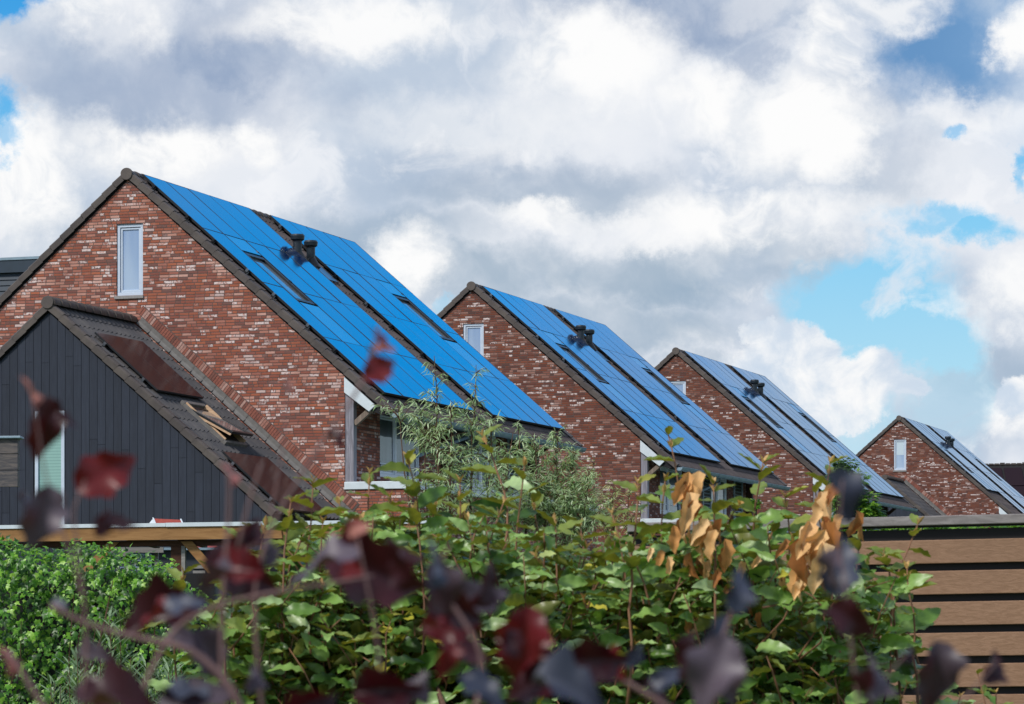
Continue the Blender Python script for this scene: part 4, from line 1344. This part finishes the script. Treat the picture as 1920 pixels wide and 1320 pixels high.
# ---- broadleaf shrub (foreground, right of centre)
shrub = thing('broadleaf_shrub', 'large leathery leaved green shrub with clusters of dead orange leaves in front of the fence', 'shrub', (0.35, 7.0, 0))
so_ = Vector(shrub.location)
pos, dr, nm, sz = [], [], [], []
tpos, tdr, tnm, tsz = [], [], [], []
bpos, bdr, bnm, bsz = [], [], [], []
stems = MB()
def shoot(tip, base, top_leaves=5, size=0.075, sp=0.036, thick=0.0035, young=True, leafy=1.0, until=1.0, budded=True):
    tip = Vector(tip); base = Vector(base)
    L_ = (tip - base).length
    n = max(3, int(L_ / 0.05))
    bow = rv(0.03)
    path = []
    for i in range(n + 1):
        f = i / n
        p = base.lerp(tip, f) + bow * math.sin(math.pi * f) + rv(0.002)
        path.append(p)
    stems.tube([p - so_ for p in path], [thick * (1.5 - 0.9 * i / n) for i in range(n + 1)], 6)
    d = (path[-1] - path[-2]).normalized()
    k = 0; dist = 0.0
    phi = RN.rand() * 6.28
    while dist < L_ * until:
        f = 1 - dist / L_
        idx = f * n
        i = min(n - 1, int(idx)); p = path[i].lerp(path[i + 1], idx - i)
        phi += 2.4
        out = Vector((math.cos(phi), math.sin(phi), 0))
        if k < 2:
            for q in range(2 if budded else 0):
                out2 = Vector((math.cos(phi + q * 3.1), math.sin(phi + q * 3.1), 0))
                dd = (d * 1.2 + out2 * 0.55).normalized()
                bpos.append(p); bdr.append(dd); bnm.append(-out2 + d * 0.5); bsz.append(size * (0.20 + 0.12 * RN.rand()))
        lift = (0.5 if k < 2 else 0.18) if k < top_leaves else 0.38
        dd = (out + d * (lift + RN.normal() * 0.2)).normalized()
        s_ = size * (0.66 + 0.13 * min(k, 4)) * (0.85 + 0.3 * RN.rand())
        s_ = min(s_, size * 1.18)
        up = (Vector((0, -0.25, 1)) if (young and k < top_leaves) else Vector((RN.normal() * 0.5, -0.5 + RN.normal() * 0.45, 0.85))) + rv(0.22)
        if RN.rand() < leafy:
            if young and k < top_leaves:
                tpos.append(p); tdr.append(dd); tnm.append(up); tsz.append(s_)
            else:
                pos.append(p); dr.append(dd); nm.append(up + rv(0.42)); sz.append(s_)
        dist += sp * (0.55 + 0.25 * min(k, 4) / 4 + 0.3 * RN.rand())
        k += 1
# main shoots: tips read off the silhouette
tips = [(545, 945), (590, 905), (690, 890), (765, 862), (905, 818), (985, 875), (865, 905), (1255, 815), (1430, 868), (1555, 870), (1340, 905),
        (640, 945), (730, 935), (820, 940), (945, 945), (1040, 975), (1090, 990), (1150, 965), (1200, 905), (1300, 955), (1385, 950), (1245, 900),
        (1475, 935), (1525, 925), (1160, 1010), (1720, 985), (1660, 1040), (1700, 1070), (1610, 1010), (455, 1010), (500, 985), (420, 1060), (470, 1120), (440, 1080),
        (1100, 1030), (1010, 1010), (1450, 1000), (345, 1075), (870, 960), (780, 960), (600, 985), (680, 975), (1000, 940)]
for (x, y) in tips:
    D = 6.8 + RN.rand() * 0.7
    tip = pt(x, y, D)
    base = pt(x + RN.normal() * 30, y + 330 + RN.rand() * 150, D + 0.1 * RN.normal())
    shoot(tip, base, top_leaves=5, size=0.084, sp=0.036, thick=0.0026)
def top_line(x):
    xs = [390, 440, 560, 700, 900, 1000, 1120, 1250, 1400, 1560, 1640, 1700, 1740]
    ys = [1180, 1050, 975, 950, 935, 960, 1010, 960, 965, 975, 1040, 1060, 1230]
    return float(np.interp(x, xs, ys))
def right_lim(y):
    return float(np.interp(y, [960, 1080, 1150, 1330, 1500], [1640, 1735, 1700, 1670, 1700]))
for i in range(1500):
    x = 395 + RN.rand() * 1330
    y = top_line(x) + 12 + RN.rand() ** 0.8 * 420
    if x > right_lim(y) - 35:
        continue
    if 395 < x < 450 and RN.rand() < 0.4:
        continue
    D = 6.75 + RN.rand() * 0.95
    # thin the growth near the right end so the fence glints through
    if x > 1440 and RN.rand() < 0.30:
        continue
    tip = pt(x, y, D)
    ln = 0.10 + 0.14 * RN.rand()
    dirn = Vector((RN.normal() * 0.35, -0.25 + RN.normal() * 0.35, 1.0)).normalized()
    shoot(tip, tip - dirn * ln, top_leaves=3, size=0.069, sp=0.027, thick=0.0018, young=RN.rand() < 0.22, budded=RN.rand() < 0.12)
# a few little shoots at the bottom right in front of the fence
for (x, y) in ((1700, 1285), (1830, 1265), (1865, 1300), (1720, 1320), (1800, 1310), (1760, 1330)):
    D = 6.9
    tip = pt(x, y, D)
    shoot(tip, tip - Vector((0.02, 0, 0.35)), top_leaves=3, size=0.05, sp=0.04, thick=0.002)
org = tuple(so_)
scatter('foliage', T_EL, F_EL, pos, dr, nm, sz, M['ela'], shrub, org)
yf = scatter('young_foliage', T_EL2, F_EL, tpos, tdr, tnm, tsz, M['ela_top'], shrub, org)
bf = scatter('young_foliage', T_EL2, F_EL, bpos, bdr, bnm, bsz, M['bud'], shrub, org)
with bpy.context.temp_override(active_object=yf, object=yf, selected_objects=[yf, bf], selected_editable_objects=[yf, bf]):
    bpy.ops.object.join()
# woody limbs down to the soil
limbs = MB()
for i in range(14):
    x = 480 + i * 88
    a = pt(x, 1330, 7.1 + 0.2 * RN.normal()); b = Vector((a.x * 0.75 + 0.08, 7.15, 0.0))
    m1 = a.lerp(b, 0.5) + rv(0.03)
    t_ = pt(x + RN.normal() * 25, 1130 + RN.rand() * 60, 7.2)
    limbs.tube([p - so_ for p in (b, m1, a, a.lerp(t_, 0.55) + rv(0.015), t_)], [0.02, 0.014, 0.009, 0.006, 0.003], 8)
limbs.build('limbs', M['bark'], shrub, smooth=True)
stems.build('stems', M['stem_y'], shrub, smooth=True)
# lower foliage, below the frame, so the shrub reaches the ground
pos2, dr2, nm2, sz2 = [], [], [], []
for i in range(1500):
    x = -0.75 + 2.0 * RN.rand(); y = 6.7 + 1.0 * RN.rand(); z = 0.15 + 1.2 * RN.rand()
    pos2.append((x, y, z)); dr2.append(tuple(Vector((RN.normal(), RN.normal(), 0.2)).normalized())); nm2.append((RN.normal() * 0.3, -0.2, 1)); sz2.append(0.07 * (0.8 + 0.4 * RN.rand()))
scatter('lower_foliage', T_EL, F_EL, pos2, dr2, nm2, sz2, M['ela'], shrub, org)
# dead clusters
dpos, ddr, dnm, dsz = [], [], [], []
def dead(x, y, D, n, sprx, spry, size=0.075):
    for i in range(max(2, int(n * 0.8))):
        p = pt(x + RN.normal() * sprx * 1.35, y + RN.normal() * spry, D + RN.normal() * 0.02)
        dpos.append(p); ddr.append(Vector((RN.normal() * 0.28, RN.normal() * 0.3, -1)).normalized())
        dnm.append(Vector((RN.normal() * 0.9, -1.0, 0.2 + RN.normal() * 0.3))); dsz.append(size * (0.75 + 0.5 * RN.rand()))
for c in ((1290, 885, 6.75, 7, 10, 12, 0.07), (1300, 925, 6.72, 5, 16, 14, 0.07), (1282, 980, 6.75, 5, 10, 14, 0.05), (1335, 975, 6.72, 8, 12, 14, 0.06), (1345, 1010, 6.72, 6, 12, 12, 0.055),
          (1350, 1060, 6.78, 8, 22, 18, 0.05), (1270, 1055, 6.8, 6, 18, 14, 0.04), (1555, 915, 6.65, 5, 14, 10, 0.07), (1565, 965, 6.65, 4, 8, 8, 0.075), (1520, 990, 6.62, 8, 18, 14, 0.085),
          (1545, 1000, 6.64, 4, 16, 10, 0.09), (1500, 1060, 6.68, 6, 10, 18, 0.06), (1600, 960, 6.62, 3, 12, 10, 0.06), (1440, 1050, 6.8, 4, 16, 30, 0.04), (1390, 1120, 6.85, 5, 20, 20, 0.04),
          (1310, 1140, 6.85, 6, 22, 20, 0.04), (1420, 1170, 6.9, 4, 20, 20, 0.035), (1510, 1130, 6.9, 4, 10, 20, 0.035)):
    dead(*c)
scatter('dead_foliage', T_DE, F_DE, dpos, ddr, dnm, dsz, M['dead'], shrub, org)

# ---- ivy hedge, left
iv = thing('ivy_hedge', 'dense bright green ivy covering a garden fence at lower left', 'hedge', (-3.0, 24.4, 0))
io = Vector(iv.location)
pos, dr, nm, sz = [], [], [], []
def ivy_top(px):
    return float(np.interp(px, [-60, 0, 40, 100, 150, 200, 250, 300, 340, 385, 405], [1020, 1024, 1040, 1055, 1032, 1045, 1058, 1070, 1085, 1110, 1200]))
nz_ = lambda a, b: 0.10 * math.sin(a * 5.1 + 1.3) * math.cos(b * 6.3) + 0.06 * math.sin(a * 11 + b * 9)
for i in range(6800):
    px = -60 + 470 * RN.rand()
    top = ivy_top(px)
    py = top + (1420 - top) * RN.rand() ** 1.15 + RN.normal() * 4
    D = 24.0 + nz_(px / 70.0, py / 70.0) * 2.0 + RN.rand() * 0.12
    if px > 330 and py < 1240 and RN.rand() < (px - 330) / 90.0:
        continue
    p = pt(px, py, D)
    pos.append(p)
    dr.append(Vector((RN.normal() * 0.5, -0.35, -0.75 + RN.normal() * 0.35)))
    nm.append(Vector((RN.normal() * 0.35, -1.0 + RN.normal() * 0.15, 0.55 + RN.normal() * 0.3)))
    sz.append(0.052 * (0.55 + 0.8 * RN.rand()))
for i in range(700):      # arching top sprigs
    px = -50 + 380 * RN.rand(); c = ivy_top(px)
    p = pt(px, c - 10 + RN.normal() * 7, 24.05 + RN.rand() * 0.4)
    pos.append(p); dr.append(Vector((RN.normal(), RN.normal() * 0.4 - 0.2, RN.normal() * 0.5))); nm.append(Vector((RN.normal() * 0.4, -0.6, 1))); sz.append(0.05 * (0.5 + 0.7 * RN.rand()))
scatter('foliage', T_IV, F_IV, pos, dr, nm, sz, M['ivy'], iv, tuple(io))
MB().box(pt(-60, 0, 24).x - io.x, pt(392, 0, 24).x - io.x, 0.05, 0.16, 0, pt(0, 1075, 24.4).z).build('fence_panel', M['soffit'], iv)
low = MB()
for i in range(12):
    px = -50 + 430 * RN.rand(); z0 = pt(px, 1300, 24.0)
    p = pt(px + RN.normal() * 40, ivy_top(px) + 20 + RN.rand() * 120, 23.85)
    low.tube([z0 - io, z0.lerp(p, 0.5) - io + rv(0.04), p - io], [0.006, 0.005, 0.003], 5)
low.build('vines', M['bark'], iv)
# wire panel above the ivy
wp = thing('wire_panel', 'thin zinc wire garden panel showing above the ivy hedge', 'wire panel', (pt(280, 0, 25).x, 25, 0))
w4 = Vector(wp.location)
wm = MB()
for px in np.linspace(214, 322, 10):
    a = pt(px, 1064, 25) - w4
    wm.tube([a, (a.x, a.y, 0.3)], 0.004, 5)
for py in (1064, 1078, 1092, 1120, 1150):
    wm.tube([pt(212, py, 25) - w4, pt(324, py, 25) - w4], 0.004, 5)
wm.build('mesh', M['zinc'], wp)

# ---- silvery narrow-leaved plant in front of ivy
def spiky(name, label, cat, D, spots, size, mat, tm, fc, nleaf=26, h=0.5, group=None, spread=0.25):
    base = pt(sum(s[0] for s in spots) / len(spots), 1200, D)
    o = thing(name, label, cat, (base.x, D, 0), 0, group)
    oo = Vector(o.location)
    P_, D_, N_, Z_ = [], [], [], []
    st = MB()
    for (x, y) in spots:
        tip = pt(x, y, D + RN.normal() * 0.1)
        root = Vector((tip.x + RN.normal() * 0.05 * h, tip.y + RN.normal() * 0.05, max(0.0, tip.z - h * 2.5)))
        st.tube([root - oo, root.lerp(tip, 0.5) - oo + rv(0.01 * h), tip - oo], [0.006, 0.004, 0.0015], 5)
        for k in range(nleaf):
            f = 1 - (k / nleaf) * 0.45
            p = root.lerp(tip, f) + rv(0.003)
            a = RN.rand() * 6.28
            D_.append(Vector((math.cos(a), math.sin(a), 0.75 + 0.5 * RN.rand()))); P_.append(p)
            N_.append(Vector((-math.cos(a) * 0.5, -math.sin(a) * 0.5 - 0.3, 1))); Z_.append(size * (0.6 + 0.6 * RN.rand()))
    scatter('foliage', tm, fc, P_, D_, N_, Z_, mat, o, tuple(oo))
    st.build('stems', M['bark'], o)
    return o
spiky('silver_leaved_plant', 'silvery narrow leaved plant in front of the ivy at lower left', 'plant', 16.0,
      [(95 + 250 * RN.rand(), 1235 + 55 * RN.rand()) for i in range(26)] + [(205, 1155), (225, 1150), (145, 1225), (190, 1180), (245, 1232)], 0.10, M['silver'], T_WI, F_WI, 26, 0.35)

# ---- willows
def willow(name, label, D, leaders, nsh, mat, leaf=0.11, base_px=None, group='willow shrubs before the nearest house', leafn=16, shoot_len=(0.35, 0.8), droop=0.9):
    bx = base_px
    b0 = pt(bx, 1200, D)
    o = thing(name, label, 'willow', (b0.x, D, 0), 0, group)
    oo = Vector(o.location)
    st = MB(); P_, D_, N_, Z_ = [], [], [], []
    root = Vector((b0.x, D, 0))
    st.tube([root - oo, root - oo + Vector((0.02, 0, 0.9))], [0.07, 0.045], 8)
    for (x, y, ybot, w) in leaders:
        tip = pt(x, y, D + RN.normal() * 0.15)
        mid = root.lerp(tip, 0.45) + Vector(((tip.x - root.x) * 0.25, RN.normal() * 0.1, 0))
        pts = [root + Vector((0, 0, 0.5))]
        for i in range(1, 13):
            f = i / 12
            p = (root + Vector((0, 0, 0.5))).lerp(mid, f).lerp(mid.lerp(tip, f), f)
            pts.append(p + rv(0.012))
        st.tube([p - oo for p in pts], [0.03 * (1 - i / 12.5) + 0.003 for i in range(13)], 6)
        zb = pt(0, ybot, D).z
        for s in range(int(nsh * w)):
            f = RN.rand() ** 0.75
            z = tip.z + (zb - tip.z) * f
            # point on leader at this height
            cand = min(pts, key=lambda q: abs(q.z - z))
            p0 = Vector((cand.x, cand.y, z)) if f > 0.03 else tip.copy()
            a = RN.rand() * 6.28
            L_ = (shoot_len[0] + (shoot_len[1] - shoot_len[0]) * RN.rand()) * (0.25 + 0.9 * f)
            dv = Vector((math.cos(a), math.sin(a) * 0.7, 0.9 + 0.5 * RN.rand())).normalized()
            sp = [p0]
            v = dv.copy(); q = p0.copy()
            n = 7
            for k in range(n):
                q = q + v * (L_ / n)
                v = (v + Vector((0, 0, -droop * (0.12 + 0.12 * RN.rand()))) + rv(0.05)).normalized()
                sp.append(q.copy())
            st.tube([p - oo for p in sp], [0.006 - 0.0006 * k for k in range(n + 1)], 4, cap=False)
            nl = int(1.0 * leafn * (0.5 + L_ / shoot_len[1] * 0.9))
            for k in range(nl):
                t = (k + RN.rand()) / nl * n
                i = min(n - 1, int(t)); p = sp[i].lerp(sp[i + 1], t - i)
                ax = (sp[i + 1] - sp[i]).normalized()
                b = RN.rand() * 6.28
                od = Vector((math.cos(b), math.sin(b), -0.15))
                D_.append(ax * 0.6 + od * 0.5 + rv(0.35) + Vector((0, 0, -0.45))); P_.append(p); N_.append(Vector((RN.normal() * 0.4, -0.5, 1)))
                Z_.append(leaf * (0.6 + 0.6 * RN.rand()))
    scatter('foliage', T_WI, F_WI, P_, D_, N_, Z_, mat, o, tuple(oo))
    st.build('branches', M['bark'], o)
    return o
willow('willow_shrub', 'tallest grey green willow, its two thin leaders crossing the nearest solar roof', 40,
       [(817, 672, 960, 0.8), (893, 688, 960, 0.9), (790, 765, 850, 0.6), (845, 765, 990, 1.0), (925, 775, 985, 0.8), (960, 810, 985, 0.4), (748, 762, 796, 0.2), (815, 850, 1010, 0.5)], 52, M['willow'], 0.12, 850, leafn=14, shoot_len=(0.25, 0.60))
willow('willow_shrub', 'rounded grey green willow bush right of the tallest willow, before the second brick gable', 41,
       [(972, 795, 1000, 0.8), (1003, 812, 1000, 0.8), (1045, 812, 1000, 1.0), (1075, 840, 1010, 1.0), (1105, 880, 1010, 0.9), (930, 870, 1010, 0.7), (1020, 860, 1020, 1.0), (1060, 900, 1040, 1.0)], 78, M['willow'], 0.10, 1030, leafn=18, shoot_len=(0.2, 0.5), droop=0.4)
willow('willow_shrub', 'sparse yellowish willow shoots at the lower wall of the second brick house', 43,
       [(1112, 850, 1000, 0.6), (1150, 905, 1000, 0.8), (1180, 915, 1000, 0.7), (1135, 925, 1010, 0.8)], 34, M['willow_y'], 0.085, 1145, leafn=12, shoot_len=(0.15, 0.4), droop=0.3)

# ---- leafy trees by the third house and low greenery behind the fence
def leafy(name, label, cat, D, cx, top, rx, bottom, n, size, mat, seed, group=None, lobes=16):
    R_ = np.random.RandomState(seed)
    b = pt(cx, 1200, D)
    o = thing(name, label, cat, (b.x, D, 0), 0, group)
    oo = Vector(o.location)
    zt_, zb_ = pt(0, top, D).z, pt(0, bottom, D).z
    rxm = rx / F * D
    cen = []
    for i in range(lobes):
        f = R_.rand()
        z = zt_ - (zt_ - zb_) * (0.08 + 0.9 * f)
        w = rxm * (0.35 + 0.75 * math.sin(math.pi * min(1, 0.18 + f * 0.75)))
        cen.append((b.x + R_.normal() * 0.45 * w, D + R_.normal() * 0.4 * w, z, rxm * (0.22 + 0.2 * R_.rand())))
    cen[0] = (b.x, D, zt_ - rxm * 0.25, rxm * 0.25)
    P_, D_, N_, Z_ = [], [], [], []
    for i in range(n):
        c = cen[R_.randint(len(cen))]
        v = R_.normal(size=3); v /= np.linalg.norm(v)
        rr = c[3] * (0.55 + 0.6 * R_.rand())
        P_.append((c[0] + v[0] * rr, c[1] + v[1] * rr, c[2] + v[2] * rr * 0.9))
        D_.append((v[0] + R_.normal() * 0.5, v[1] + R_.normal() * 0.5, v[2] * 0.5 - 0.3)); N_.append((v[0] * 0.4, v[1] * 0.4 - 0.2, 1)); Z_.append(size * (0.6 + 0.8 * R_.rand()))
    scatter('crown', T_IV, F_IV, P_, D_, N_, Z_, mat, o, tuple(oo))
    t = MB()
    top_p = Vector((0, 0, zb_ + (zt_ - zb_) * 0.8))
    t.tube([(0, 0, 0), (0.03, 0, zb_ * 0.6), tuple(top_p)], [0.10, 0.07, 0.015], 8)
    for c in cen:
        e = Vector((c[0], c[1], c[2])) - oo
        s0_ = Vector((0.02, 0, max(0.3, e.z - 0.9 * rxm - 0.3)))
        t.tube([s0_, s0_.lerp(e, 0.55) + rv(0.04), e], [0.035, 0.022, 0.008], 6)
    t.build('trunk', M['bark'], o)
    return o
leafy('leafy_tree', 'bright green tree hugging the gutter end of the third brick house', 'tree', 92, 1598, 885, 44, 990, 2600, 0.17, M['tree'], 3, 'small trees around the houses', 22)
leafy('leafy_tree', 'small olive green treetop against the lower roof panels of the third house', 'tree', 88, 1572, 862, 30, 950, 900, 0.14, M['tree_d'], 5, 'small trees around the houses', 12)
leafy('leafy_tree', 'small green bush beside the lower shutters of the second brick house', 'bush', 84, 1418, 935, 20, 1000, 700, 0.12, M['tree'], 9, 'small trees around the houses', 10)
hd = thing('garden_hedge', 'low bright green hedge glimpsed through the slit under the fence rail', 'hedge', (7.0, 60, 0))
ho = Vector(hd.location)
P_, D_, N_, Z_ = [], [], [], []
for i in range(2600):
    px = 1500 + 520 * RN.rand()
    P_.append(pt(px, 985 + RN.rand() ** 2 * 90 + RN.normal() * 2 + 3 * math.sin(px / 13.0), 60 + RN.rand() * 0.8)); D_.append((RN.normal(), RN.normal(), RN.normal())); N_.append((0, -0.4, 1)); Z_.append(0.14 * (0.6 + 0.8 * RN.rand()))
scatter('foliage', T_IV, F_IV, P_, D_, N_, Z_, M['hedge'], hd, tuple(ho))
MB().box(pt(1500, 0, 60).x - ho.x, pt(2020, 0, 60).x - ho.x, 0.3, 0.7, 0, pt(0, 1000, 60).z).build('stems', M['bark'], hd)

# ---- purple leaved bush, out of focus in the foreground
pb_ = thing('purple_leaved_bush', 'blurred dark purple leaved branches close to the camera along the bottom', 'bush', (0.0, 1.35, 0))
po_ = Vector(pb_.location)
tw = MB()
groups = {k: ([], [], [], []) for k in ('pur_d', 'pur_r', 'pur_g', 'pur_b', 'pur_p')}
def pl(x, y, ang, length, kind='pur_d', face=(0, -1, 0.3), D=2.35, dy=0.0):
    """leaf centred near (x,y); ang = screen direction of its tip in degrees, length in photo px"""
    a = math.radians(ang)
    Lm = length / F * D
    d = Vector((math.cos(a), dy, math.sin(a))).normalized()
    c = pt(x, y, D)
    p = c - d * Lm * 0.5
    G_ = groups[kind]
    G_[0].append(p); G_[1].append(d); G_[2].append(Vector(face)); G_[3].append(Lm)
def twig(pts, r0=0.0035, r1=0.0015):
    r0 *= 0.34; r1 *= 0.34
    pts = [(x, y, D * 0.56) for (x, y, D) in pts]
    P3 = [pt(x, y, D) - po_ for (x, y, D) in pts]
    n = len(P3)
    # smooth the polyline a little
    Q = []
    for i in range(n - 1):
        for k in range(4):
            Q.append(P3[i].lerp(P3[i + 1], k / 4))
    Q.append(P3[-1])
    for _ in range(2):
        Q = [Q[0]] + [(Q[i - 1] + Q[i] * 2 + Q[i + 1]) / 4 for i in range(1, len(Q) - 1)] + [Q[-1]]
    tw.tube(Q, [r0 + (r1 - r0) * i / (len(Q) - 1) for i in range(len(Q))], 8)
FA = (0.1, -1, 0.25); FB = (0, -0.55, 1); FC = (0.6, -0.7, 0.3); FD = (-0.6, -0.8, 0.2)
leaves = [
    # (x, y, angle, length px, kind, facing)
    (95, 800, -80, 110, 'pur_d', FC), (92, 770, 100, 60, 'pur_d', FA), (118, 785, 20, 45, 'pur_d', FB),
    (195, 885, 35, 125, 'pur_r', FA),
    (82, 970, -100, 125, 'pur_g', FC), (60, 960, -70, 90, 'pur_d', (-0.9, -0.4, 0.2)), (195, 980, 60, 60, 'pur_d', FC), (215, 975, 30, 65, 'pur_d', (0.2, -0.4, 1)), (62, 735, 90, 60, 'pur_p', (0.9, -0.3, 0)),
    (455, 1062, -5, 150, 'pur_d', (0, -1, 0.5)), (440, 1068, 175, 110, 'pur_r', (0.1, -1, 0.1)), (465, 1000, 60, 75, 'pur_d', FA), (500, 1035, 70, 60, 'pur_g', FC),
    (400, 1085, 200, 90, 'pur_g', FB), (330, 1130, 20, 115, 'pur_d', FA), (300, 1160, 200, 150, 'pur_d', (0, -1, 0.2)), (340, 1130, 30, 80, 'pur_b', FB), (290, 1150, 195, 90, 'pur_r', FB),
    (345, 1190, 20, 80, 'pur_g', FB), (395, 1225, -50, 110, 'pur_g', FC), (180, 1230, 10, 80, 'pur_g', FB), (105, 1135, 160, 45, 'pur_b', FC),
    (700, 1060, -8, 190, 'pur_d', FA), (740, 1045, 100, 90, 'pur_d', FC), (655, 1075, 190, 60, 'pur_r', FA), (765, 1080, -40, 90, 'pur_d', FD),
    (615, 1040, 180, 130, 'pur_g', (0.1, -0.8, 0.9)), (670, 1005, -70, 70, 'pur_r', FA), (668, 990, 60, 45, 'pur_p', FB),
    (830, 1105, -60, 115, 'pur_g', (0, -0.9, 0.7)), (870, 1115, 40, 130, 'pur_g', (0.2, -0.8, 0.9)), (910, 1100, 60, 90, 'pur_d', FC), (850, 1140, -10, 110, 'pur_d', FA), (820, 1060, 70, 90, 'pur_b', (0.9, -0.4, 0.2)),
    (845, 1170, 5, 110, 'pur_r', (0, -1, 0.2)), (820, 1165, 160, 70, 'pur_r', FB), (845, 1235, -80, 70, 'pur_r', FC), (870, 1215, 10, 90, 'pur_d', FB),
    (985, 1205, -95, 140, 'pur_r', (0.15, -1, 0.15)), (975, 1190, 85, 110, 'pur_r', (0.4, -1, 0.1)), (1000, 1240, -80, 80, 'pur_d', FC), (960, 1205, 120, 60, 'pur_d', FD),
    (1120, 1235, 10, 120, 'pur_d', (0, -1, 0.35)), (1150, 1240, -30, 70, 'pur_r', FC), (1185, 1225, 40, 60, 'pur_b', FC), (1070, 1290, -10, 150, 'pur_b', (0, -0.6, 1)), (1000, 1290, 200, 120, 'pur_d', FA),
    (905, 1285, -20, 100, 'pur_b', FB), (725, 1290, 10, 130, 'pur_d', FA), (760, 1300, 150, 100, 'pur_g', FB), (580, 1320, 30, 110, 'pur_d', FA),
    (1385, 1110, 80, 85, 'pur_b', (0.2, -0.8, 0.6)), (1345, 1180, 65, 75, 'pur_b', (0.3, -0.8, 0.6)), (1340, 1262, -110, 150, 'pur_g', (0.1, -1, 0.35)), (1310, 1240, -80, 120, 'pur_d', (-0.6, -0.8, 0.1)), (1365, 1265, -60, 110, 'pur_g', (0.5, -0.8, 0.4)),
    (1570, 1065, 85, 110, 'pur_b', (-0.1, -0.9, 0.7)), (1560, 1070, -100, 90, 'pur_g', (-0.5, -0.8, 0.4)), (1600, 1155, -20, 100, 'pur_d', FA), (1580, 1140, 150, 60, 'pur_d', FB), (1580, 930, -50, 110, 'pur_b', (0.7, -0.6, 0.2)),
    (1640, 1265, 60, 110, 'pur_g', FC), (1625, 1290, -110, 80, 'pur_d', FB), (1700, 1225, 50, 45, 'pur_d', FC), (1765, 1265, -80, 130, 'pur_g', (0.3, -0.8, 0.5)), (1750, 1300, -100, 70, 'pur_b', FC), (1860, 1250, 55, 75, 'pur_d', FC),
    (1240, 1270, 60, 70, 'pur_b', FB), (1230, 1300, 100, 60, 'pur_d', FC),
    (710, 625, 100, 45, 'pur_r', FC), (712, 690, 35, 75, 'pur_r', (0.1, -1, 0.2)), (695, 675, 80, 55, 'pur_d', (0.8, -0.5, 0)), (722, 655, 20, 40, 'pur_p', FB),
    (540, 715, 95, 40, 'pur_p', FC), (630, 825, -30, 50, 'pur_d', (0.1, -0.3, 1)), (15, 1240, 100, 60, 'pur_p', FC), (430, 890, 100, 50, 'pur_p', FC), (230, 1310, 10, 160, 'pur_d', FB), (170, 1300, 160, 110, 'pur_d', FA),
    (360, 1310, 40, 150, 'pur_g', FB), (340, 1290, 160, 110, 'pur_b', FB), (470, 1270, 70, 60, 'pur_g', FC),
]
for L6 in leaves:
    pl(L6[0], L6[1], L6[2], L6[3] * 1.0, L6[4], L6[5], D=1.2 + 0.25 * RN.rand(), dy=RN.normal() * 0.15)
for k, G_ in groups.items():
    scatter({'pur_d': 'dark_leaves', 'pur_r': 'red_leaves', 'pur_g': 'grey_sheen_leaves', 'pur_b': 'blue_sheen_leaves', 'pur_p': 'young_leaves'}[k], T_PU, F_PU, *G_, M[k], pb_, tuple(po_))
twig([(130, 1400, 2.3), (60, 1290, 2.3), (15, 1220, 2.3)], 0.005, 0.003)
twig([(480, 1420, 2.3), (440, 1290, 2.3), (360, 1215, 2.3), (250, 1195, 2.3), (160, 1170, 2.3), (95, 1135, 2.3)], 0.005, 0.003)
twig([(250, 1400, 2.4), (270, 1280, 2.4), (330, 1170, 2.4), (420, 1130, 2.4), (520, 1110, 2.4), (700, 1080, 2.4)], 0.004, 0.002)
twig([(420, 1420, 2.35), (415, 1200, 2.35), (420, 1080, 2.35), (430, 960, 2.35), (430, 880, 2.35)], 0.0035, 0.0018)
twig([(445, 1030, 2.35), (470, 930, 2.35), (490, 870, 2.35)], 0.0025, 0.0015)
twig([(500, 1420, 2.5), (470, 1100, 2.5), (520, 960, 2.5), (610, 820, 2.5), (680, 720, 2.5), (700, 650, 2.5), (712, 610, 2.5)], 0.003, 0.0016)
twig([(500, 1000, 2.7), (530, 850, 2.7), (540, 700, 2.7)], 0.0016, 0.001)
twig([(150, 1400, 2.3), (165, 1200, 2.3), (150, 1060, 2.3), (135, 960, 2.3), (160, 900, 2.3)], 0.0025, 0.0012)
twig([(165, 1150, 2.3), (120, 1000, 2.3), (85, 900, 2.3), (62, 740, 2.3)], 0.002, 0.001)
twig([(870, 1420, 2.3), (900, 1300, 2.3), (905, 1220, 2.3), (860, 1150, 2.3), (810, 1080, 2.3), (845, 1020, 2.3)], 0.004, 0.0015)
twig([(1280, 1345, 2.4), (1180, 1280, 2.4), (1100, 1250, 2.4), (1010, 1235, 2.4), (930, 1200, 2.4)], 0.004, 0.002)
twig([(1300, 1400, 2.35), (1325, 1290, 2.35), (1360, 1180, 2.35), (1385, 1110, 2.35)], 0.0035, 0.0018)
twig([(1620, 1400, 2.35), (1600, 1250, 2.35), (1585, 1100, 2.35), (1570, 1000, 2.35), (1580, 900, 2.35)], 0.002, 0.001)
twig([(1600, 1400, 2.35), (1650, 1280, 2.35), (1700, 1225, 2.35)], 0.002, 0.001)
twig([(1740, 1400, 2.35), (1800, 1320, 2.35), (1870, 1240, 2.35)], 0.002, 0.001)
twig([(700, 1420, 2.35), (720, 1300, 2.35), (700, 1150, 2.35), (670, 1010, 2.35)], 0.0025, 0.0012)
# lower crown and trunk down to the ground (below the picture)
for i in range(9):
    x = 100 + i * 200
    a = pt(x, 1400, 1.32)
    tw.tube([a - po_, a.lerp(Vector((0, 1.35, 0.7)), 0.5) - po_, Vector((0, 1.35, 0.4)) - po_, Vector((0, 1.35, 0)) - po_], [0.003, 0.005, 0.011, 0.015], 8)
tw.build('twigs', M['bark_p'], pb_, smooth=True)
